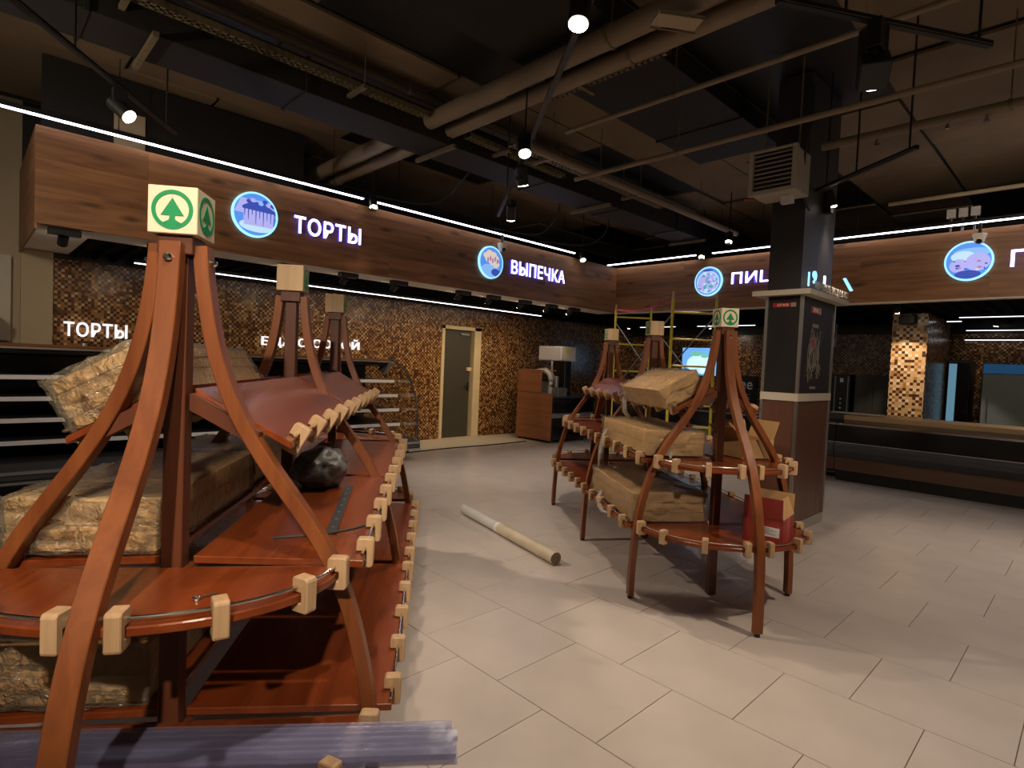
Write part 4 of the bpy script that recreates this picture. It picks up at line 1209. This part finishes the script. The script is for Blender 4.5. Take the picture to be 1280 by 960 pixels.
gp = MB().prism(pc, lambda u, v, w_: Vector((u, w_, v)), .0, .008).build('glass_end', M['glass'], t)
MB().tube([(u, .004, v) for u, v in pc[1:-1]], .014, 8).build('glass_edge', M['dgrey'], gp)
MB().prism([(.55, 1.36), (.86, 1.5), (.98, 1.47), (.72, 1.28)], lambda u, v, w_: Vector((u, w_, v)), -.03, .02).build('end_bracket', M['grey'], t)
for y in (-4.85, -4.0, -.25, -.9):
    MB().tube([(.55, y, 1.535), (.55, y, 1.57)], .03, 12).build('knob_or_glint', M['alu'], t)  # metal discs stand in for lamp glints on the top board
for x, y in ((1.2, -.3), (.3, -.3), (1.2, -3), (.3, -3)):
    MB().tube([(x, y, 0), (x, y, .1)], .03, 10).build('foot', M['rubber'], t)
cable('thin dark cable along the edge of the kitchen floor', [(-7.88, 5.2, .008), (-7.93, 6.2, .008), (-7.9, 7.2, .008), (-7.95, 8.15, .008)], .012)

# ------------------------------------------------------------------ coffee counter in the far corner
t = thing('coffee_counter', 'counter with brown wood end and black case in the far left corner', 'counter', (-8.47, 8.35, 0))
MB().box(0, .97, 0, .03, .05, .98).build('end_panel', M['cabinet'], t, bevel=.003)
MB().box(0, .66, 0, .03, .985, 1.45).build('upper_end_panel', M['cabinet'], t, bevel=.003)
MB().box(0, .62, .03, .50, 1.42, 1.45).build('top_board', M['cabinet'], t, bevel=.003)
MB().box(.02, .60, .03, 1.25, .05, .90).build('carcass', M['lamp'], t)
MB().box(.62, 1.0, .03, 1.3, .06, .50).build('case_base', M['gloss'], t, bevel=.004)
MB().box(.62, .98, .03, 1.3, .50, .60).build('grey_band', M['grey'], t)
MB().box(.62, 1.0, .03, 1.3, .60, .90).build('case_front', M['gloss'], t, bevel=.004)
MB().box(.05, 1.02, .03, 1.3, .90, .925).build('worktop', M['dgrey'], t)
MB().box(.985, 1.005, .03, 1.3, .84, .855).build('chrome_strip', M['chrome'], t)
for x in (.06, .9):
    for y in (.08, 1.1): MB().tube([(x, y, 0), (x, y, .06)], .02, 8).build('leg', M['rubber'], t)
t = thing('coffee_machine', 'white topped coffee machine on the corner counter', 'machine', (-8.05, 9.05, .925))
MB().box(-.26, .26, -.22, .22, 0, .10).build('base', M['lamp'], t, bevel=.01)
MB().box(-.20, .24, .02, .22, .10, .72).build('body', M['lamp'], t, bevel=.01)
MB().box(-.30, .34, -.24, .24, .72, 1.02).build('hood', M['white'], t, bevel=.02)
MB().box(.342, .344, -.10, .02, .88, .98).build('yellow_sticker', M['yellow'], t)
MB().tube([(.0, -.12, .72), (.0, -.12, .50)], .03, 12).build('spout', M['chrome'], t)
MB().box(-.22, .02, -.20, .0, .10, .28).build('drip_unit', M['grey'], t, bevel=.01)
MB().tube([(.12, -.1, .1), (.12, -.1, .4)], .05, 12).build('jar', M['grey'], t)
t = thing('wrapped_tap', 'appliance arm wrapped in white plastic on the corner counter', 'appliance', (-7.95, 8.50, .98))
MB().tube([(-.10, 0, .44), (.12, .0, .45), (.24, .0, .40), (.30, 0, .28), (.28, 0, .14), (.26, 0, 0)], [.05, .07, .07, .08, .075, .06], 12).build('wrapped_arm', M['film_w'], t, smooth=True)
MB().tube([(-.10, 0, .44), (.12, .0, .45), (.22, .0, .40), (.27, 0, .28), (.27, 0, .0)], .04, 10).build('arm', M['white'], t, smooth=True)
t = thing('granite_block', 'grey stone topped box on the corner counter front', 'box', (-7.72, 8.62, .925))
MB().box(-.22, .26, -.12, .14, 0, .18).build('box_body', plain('speckled_stone', (.14, .14, .13), .4, var=.6, vscale=40), t, bevel=.006)
me = crumple(.16, .2, .16, 31); me.materials.append(M['film_w']); o = bpy.data.objects.new('plastic_wrap', me); C.objects.link(o); o.parent = t; o.location = (-.28, -.03, .0)
for p in me.polygons: p.use_smooth = True

# ------------------------------------------------------------------ long glass fronted counter at the right
def counter(x0, x1, label, casters):
    t = thing('service_counter', label, 'counter', (x0, 9.45, 0), 0, 'black service counters')
    L = x1 - x0
    fr = lambda u, v, w_: Vector((w_, u, v))
    MB().prism([(.12, .12 if casters else 0), (.85, .12 if casters else 0), (.85, .17), (.10, .17)], fr, 0, L).build('plinth', M['lamp'], t)
    MB().prism([(.02, .17), (.85, .17), (.85, .37), (.04, .37)], fr, 0, L).build('wood_band', M['band'], t)
    MB().prism([(-.02, .40), (-.06, .46), (-.06, .54), (.0, .58), (.8, .58), (.8, .37), (.0, .37)], fr, 0, L).build('bumper', M['dgrey'], t, bevel=.004)
    MB().prism([(.0, .58), (.8, .58), (.8, .84), (.03, .84)], fr, 0, L).build('front_panel', M['gloss'], t)
    MB().box(0, L, .005, .035, .842, .868).build('chrome_rail', M['chrome'], t)
    MB().box(0, L, .0, .012, .575, .59).build('chrome_trim', M['alu'], t)
    MB().prism([(.04, .87), (.34, .91), (.34, .895), (.04, .855)], fr, 0, L).build('sloping_glass', M['gloss'], t)
    MB().prism([(.34, .90), (.85, .90), (.85, .99), (.34, .975)], fr, 0, L).build('back_ledge', M['ledge'] if not casters else M['dgrey'], t)
    MB().box(0, L, .55, .85, .58, .90).build('back_panel', M['lamp'], t)
    if casters:
        for i in range(int(L / .5)): MB().tube([(.3 + i * .5, .18, .03), (.33 + i * .5, .18, .03)], .03, 12).build('caster', M['rubber'], t)
counter(-6.9, -2.75, 'black glossy counter on casters behind the far stand', True)
counter(-2.74, -.2, 'black glossy counter with pale wood ledge right of the column', False)
counter(-.19, 3.0, 'black glossy counter with pale wood ledge cut by the right edge', False)
tag(bx(0, .7, 0, .2, 0, .012).build('paper_stack', M['white'], loc=(-3.0, 10.0, .991)), 'white papers lying on the counter ledge before the tiled pier', 'paper')

# tiled pier, back kitchen items
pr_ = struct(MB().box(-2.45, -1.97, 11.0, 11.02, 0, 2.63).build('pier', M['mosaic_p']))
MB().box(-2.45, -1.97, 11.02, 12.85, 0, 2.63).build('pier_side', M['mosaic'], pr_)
t = thing('projector', 'black projector mounted high on the tiled pier', 'speaker', (-2.22, 10.99, 2.45))
MB().box(-.12, .10, -.16, .0, 0, .14).build('case', M['lamp'], t, bevel=.01)
MB().tube([(-.02, -.16, .06), (-.02, -.18, .06)], .04, 12).build('lens', M['gloss'], t)
MB().box(.03, .07, -.05, .0, .14, .18).build('bracket', M['lamp'], t)
ld = bpy.data.lights.new('pier_beam', 'SPOT')
sp = spot('kitchen spotlight aimed at the tiled pier', (-2.2, 10.1, 2.56), (-2.21, 11.0, 1.42), topz=2.71, watts=75, angle=62, blend=.25, r=.035, L=.10, group='kitchen spotlights')
bpy.data.lights.remove(ld)
spot('kitchen spotlight over the blue fridge', (-1.35, 12.95, 2.56), (-1.6, 13.3, 1.4), topz=2.71, watts=5, angle=36, r=.035, L=.10, group='kitchen spotlights')
spot('kitchen spotlight over the back wall behind the scaffold', (-6.3, 12.3, 2.56), (-6.3, 13.3, 1.8), topz=2.71, watts=11, angle=85, r=.035, L=.10, group='kitchen spotlights')
spot('kitchen spotlight at the corner behind the coffee counter', (-8.3, 12.0, 2.56), (-8.9, 12.6, 1.6), topz=2.71, watts=9, angle=95, r=.035, L=.10, group='kitchen spotlights')


spot('added kitchen spotlight brightening the counter ledge at the right', (-.4, 10.35, 2.56), (-.5, 9.95, 1.0), topz=2.71, watts=30, angle=110, r=.035, L=.10, group='kitchen spotlights')  # lamp added only to light the ledge under the dimmed LED lines


def tall_fridge(label, x0, x1, y, blue):
    t = thing('upright_fridge', label, 'fridge', ((x0 + x1) / 2, y, 0)); w_ = (x1 - x0) / 2
    MB().box(-w_, w_, 0, .6, .05, 1.90).build('cabinet', M['lamp'], t, bevel=.006)
    MB().box(-w_ + .01, w_ - .01, -.03, 0, .30, 1.72).build('door', M['fridgedoor'], t, bevel=.006)
    MB().box(-w_ + .01, w_ - .01, -.03, 0, 1.73, 1.89).build('header', M['bluefr'], t)
    MB().tube([(-w_ + .08, -.06, .9), (-w_ + .08, -.06, 1.3)], .012, 8).build('handle', M['grey'], t)
    MB().box(-w_ + .02, w_ - .02, -.01, 0, .06, .28).build('grille', M['dgrey'], t)
    return t
tall_fridge('upright fridge with blue header against the right kitchen wall', -1.45, -.55, 12.65, True)
t = thing('upright_fridge', 'narrow blue lit fridge edge seen just right of the tiled pier', 'fridge', (-1.78, 12.68, 0))
MB().box(-.16, .16, 0, .58, .0, 1.95).build('cabinet', M['lamp'], t, bevel=.006)
MB().box(-.14, -.03, -.02, 0, .25, 1.88).build('lit_edge', M['blueedge'], t)
MB().box(-.02, .15, -.025, 0, .25, 1.90).build('door', M['gloss'], t)
t = thing('oven', 'dark tall oven with control strip behind the column', 'oven', (-4.0, 12.6, 0))
MB().box(-.55, .55, 0, .65, .0, 1.62).build('cabinet', M['lamp'], t, bevel=.005)
MB().box(-.50, .22, -.025, 0, .62, 1.52).build('door', M['gloss'], t, bevel=.004)
MB().box(.27, .29, -.02, 0, .60, 1.58).box(.50, .52, -.02, 0, .60, 1.58).build('trim', M['grey'], t)
MB().tube([(-.44, -.06, .75), (-.44, -.06, 1.4)], .012, 8).build('handle', M['grey'], t)
for z in (.95, 1.04, 1.13): MB().tube([(.39, -.02, z), (.39, .0, z)], .018, 10).build('knob_or_glint', M['white'], t)
MB().box(.36, .42, -.006, 0, 1.46, 1.54).build('display', M['shelfw'], t)
t = thing('steel_cabinet', 'plain grey-brown cabinet between the oven and the tiled pier', 'cabinet', (-3.05, 12.7, 0))
MB().box(-.35, .30, 0, .55, 0, 1.62).build('carcass', M['door'], t, bevel=.004)
MB().box(-.33, -.03, -.02, 0, .05, 1.58).build('door', M['door'], t); MB().box(-.02, .28, -.02, 0, .05, 1.58).build('door', M['door'], t)
t = thing('menu_rack', 'white wire shelf hanging under the dark kitchen ceiling behind the column', 'rack', (-4.35, 12.9, 2.18))
for i in range(6): MB().tube([(-.35, 0, i * .03), (.5, 0, i * .03)], .005, 6).build('wire', M['shelfw'], t)
for x in (-.35, .1, .5): MB().tube([(x, 0, 0), (x, 0, .56)], .006, 6).build('upright', M['shelfw'], t)

# lit menu screen and chalkboard on the back wall
t = thing('menu_screen', 'glowing light blue menu screen behind the scaffold', 'screen', (-7.02, 13.28, 1.44))
MB().box(-.48, .48, -.05, 0, 0, .72).build('case', M['lamp'], t, bevel=.02)
MB().box(-.46, .46, -.054, -.05, .02, .70).build('display', M['screen'], t)
cir = lambda cx, cy, rx, ry, n=20: [(cx + rx * math.cos(2 * PI * i / n), cy + ry * math.sin(2 * PI * i / n)) for i in range(n)]
frW = lambda u, v, w_: Vector((u, -.054 - w_, v))
MB().prism(cir(.05, .3, .38, .24), frW, 0, .001).build('cloud_print', M['screen_w'], t)
MB().prism(cir(-.08, .55, .16, .06), frW, .001, .002).prism(cir(.15, .5, .1, .05), frW, .001, .002).build('leaf_print', M['screen_g'], t)
t = thing('chalkboard', 'black chalkboard with white chalk lettering behind the far stand', 'board', (-6.05, 13.27, .60))
MB().box(-.46, .50, -.03, 0, 0, .90).build('panel', M['lamp'], t)
lett_at('coffee', .26, .80, (-.40, -.036, .58), (1, 0, 0), M['chalk'], t)
g = MB(); rnd = random.Random(9)
for i in range(7):
    y = .08 + i * .065
    g.tube([(-.36 + k_ * .06, -.034, y + .03 * math.sin(k_ * 1.1 + i * 2) * (1 if i % 2 else .4)) for k_ in range(13)], .007, 5)
o = g.build('chalk_swirls', M['chalk'], t); o['kind'] = 'stuff'
for i, x in enumerate((-5.42, -5.27)):
    tag(MB().tube([(0, 0, 0), (0, 0, .22), (0, 0, .30), (0, 0, .36)], [.045, .045, .016, .016], 12).build('bottle', M['white'] if i else M['band'], loc=(x, 10.12, .987)),
        ['dark bottle on the counter left of the column', 'white bottle on the counter left of the column'][i], 'bottle')

# ------------------------------------------------------------------ scaffold
t = thing('scaffold', 'yellow ladder frame scaffold behind the far stand', 'scaffold', (-4.54, 7.67, 0))
u_ = Vector((.69, .72, 0)); back = Vector((-1.85, 1.13, 0))
def fpost(p): MB().tube([p + Vector((0, 0, .0)), p + Vector((0, 0, 2.62))], .022, 10).build('post', M['yellow'], t)
def ftop(p): MB().tube([p + Vector((0, 0, 2.62)), p + Vector((0, 0, 2.73))], .016, 8).build('spigot', M['frame'], t)
for base in (Vector((0, 0, 0)), back):
    for q in (Vector((0, 0, 0)), u_ * .66): fpost(base + q); ftop(base + q)
    for z in (.35, .70, 1.03, 1.62, 2.02, 2.42) if base.length < .1 else (.35, .95, 1.5, 2.0, 2.5):
        MB().tube([base + Vector((0, 0, z)), base + u_ * .66 + Vector((0, 0, z))], .015, 8).build('rung', M['yellow'], t)
for q in (Vector((0, 0, 0)), u_ * .66):
    MB().tube([q + Vector((0, 0, 1.1)), back + q + Vector((0, 0, 2.4))], .011, 8).build('brace', M['steelrod'], t)
    MB().tube([q + Vector((0, 0, 2.4)), back + q + Vector((0, 0, 1.1))], .011, 8).build('brace', M['steelrod'], t)
tag(MB().sweep([[Vector((-1.85 * f, 1.13 * f, 2.60 - .10 * math.sin(PI * f) + dz)) + Vector((.006, 0, 0)) * e for dz, e in ((0, 1), (.035, 1), (.035, -1), (0, -1))] for f in [i / 10 for i in range(11)]])
    .build('barrier_tape', M['tape'], loc=(-4.54, 7.67, 0.02)), 'red and white barrier tape stretched between the scaffold tops', 'tape')

# ------------------------------------------------------------------ far left corner beyond the fascia end
tag(MB().prism([(-1.6 + i * .07, .03 * (i % 2)) for i in range(29)] + [(.36, -.03), (-1.6, -.03)], lambda u, v, w_: Vector((-v, u, w_)), .0, 1.0).build('plastic_curtain', M['offwhite'], loc=(WX + .06, .05, 1.56)),
    'pale hanging sheet at the far left edge of the photo', 'curtain')
t = thing('storage_crate', 'dark crate standing on the chiller top at the far left edge', 'crate', (WX + .50, .12, 1.537))
MB().box(-.2, .2, -.5, .12, 0, .26).build('body', M['dgrey'], t, bevel=.01)
MB().box(-.22, .22, -.52, .14, .26, .36).build('lid', M['lamp'], t, bevel=.01)
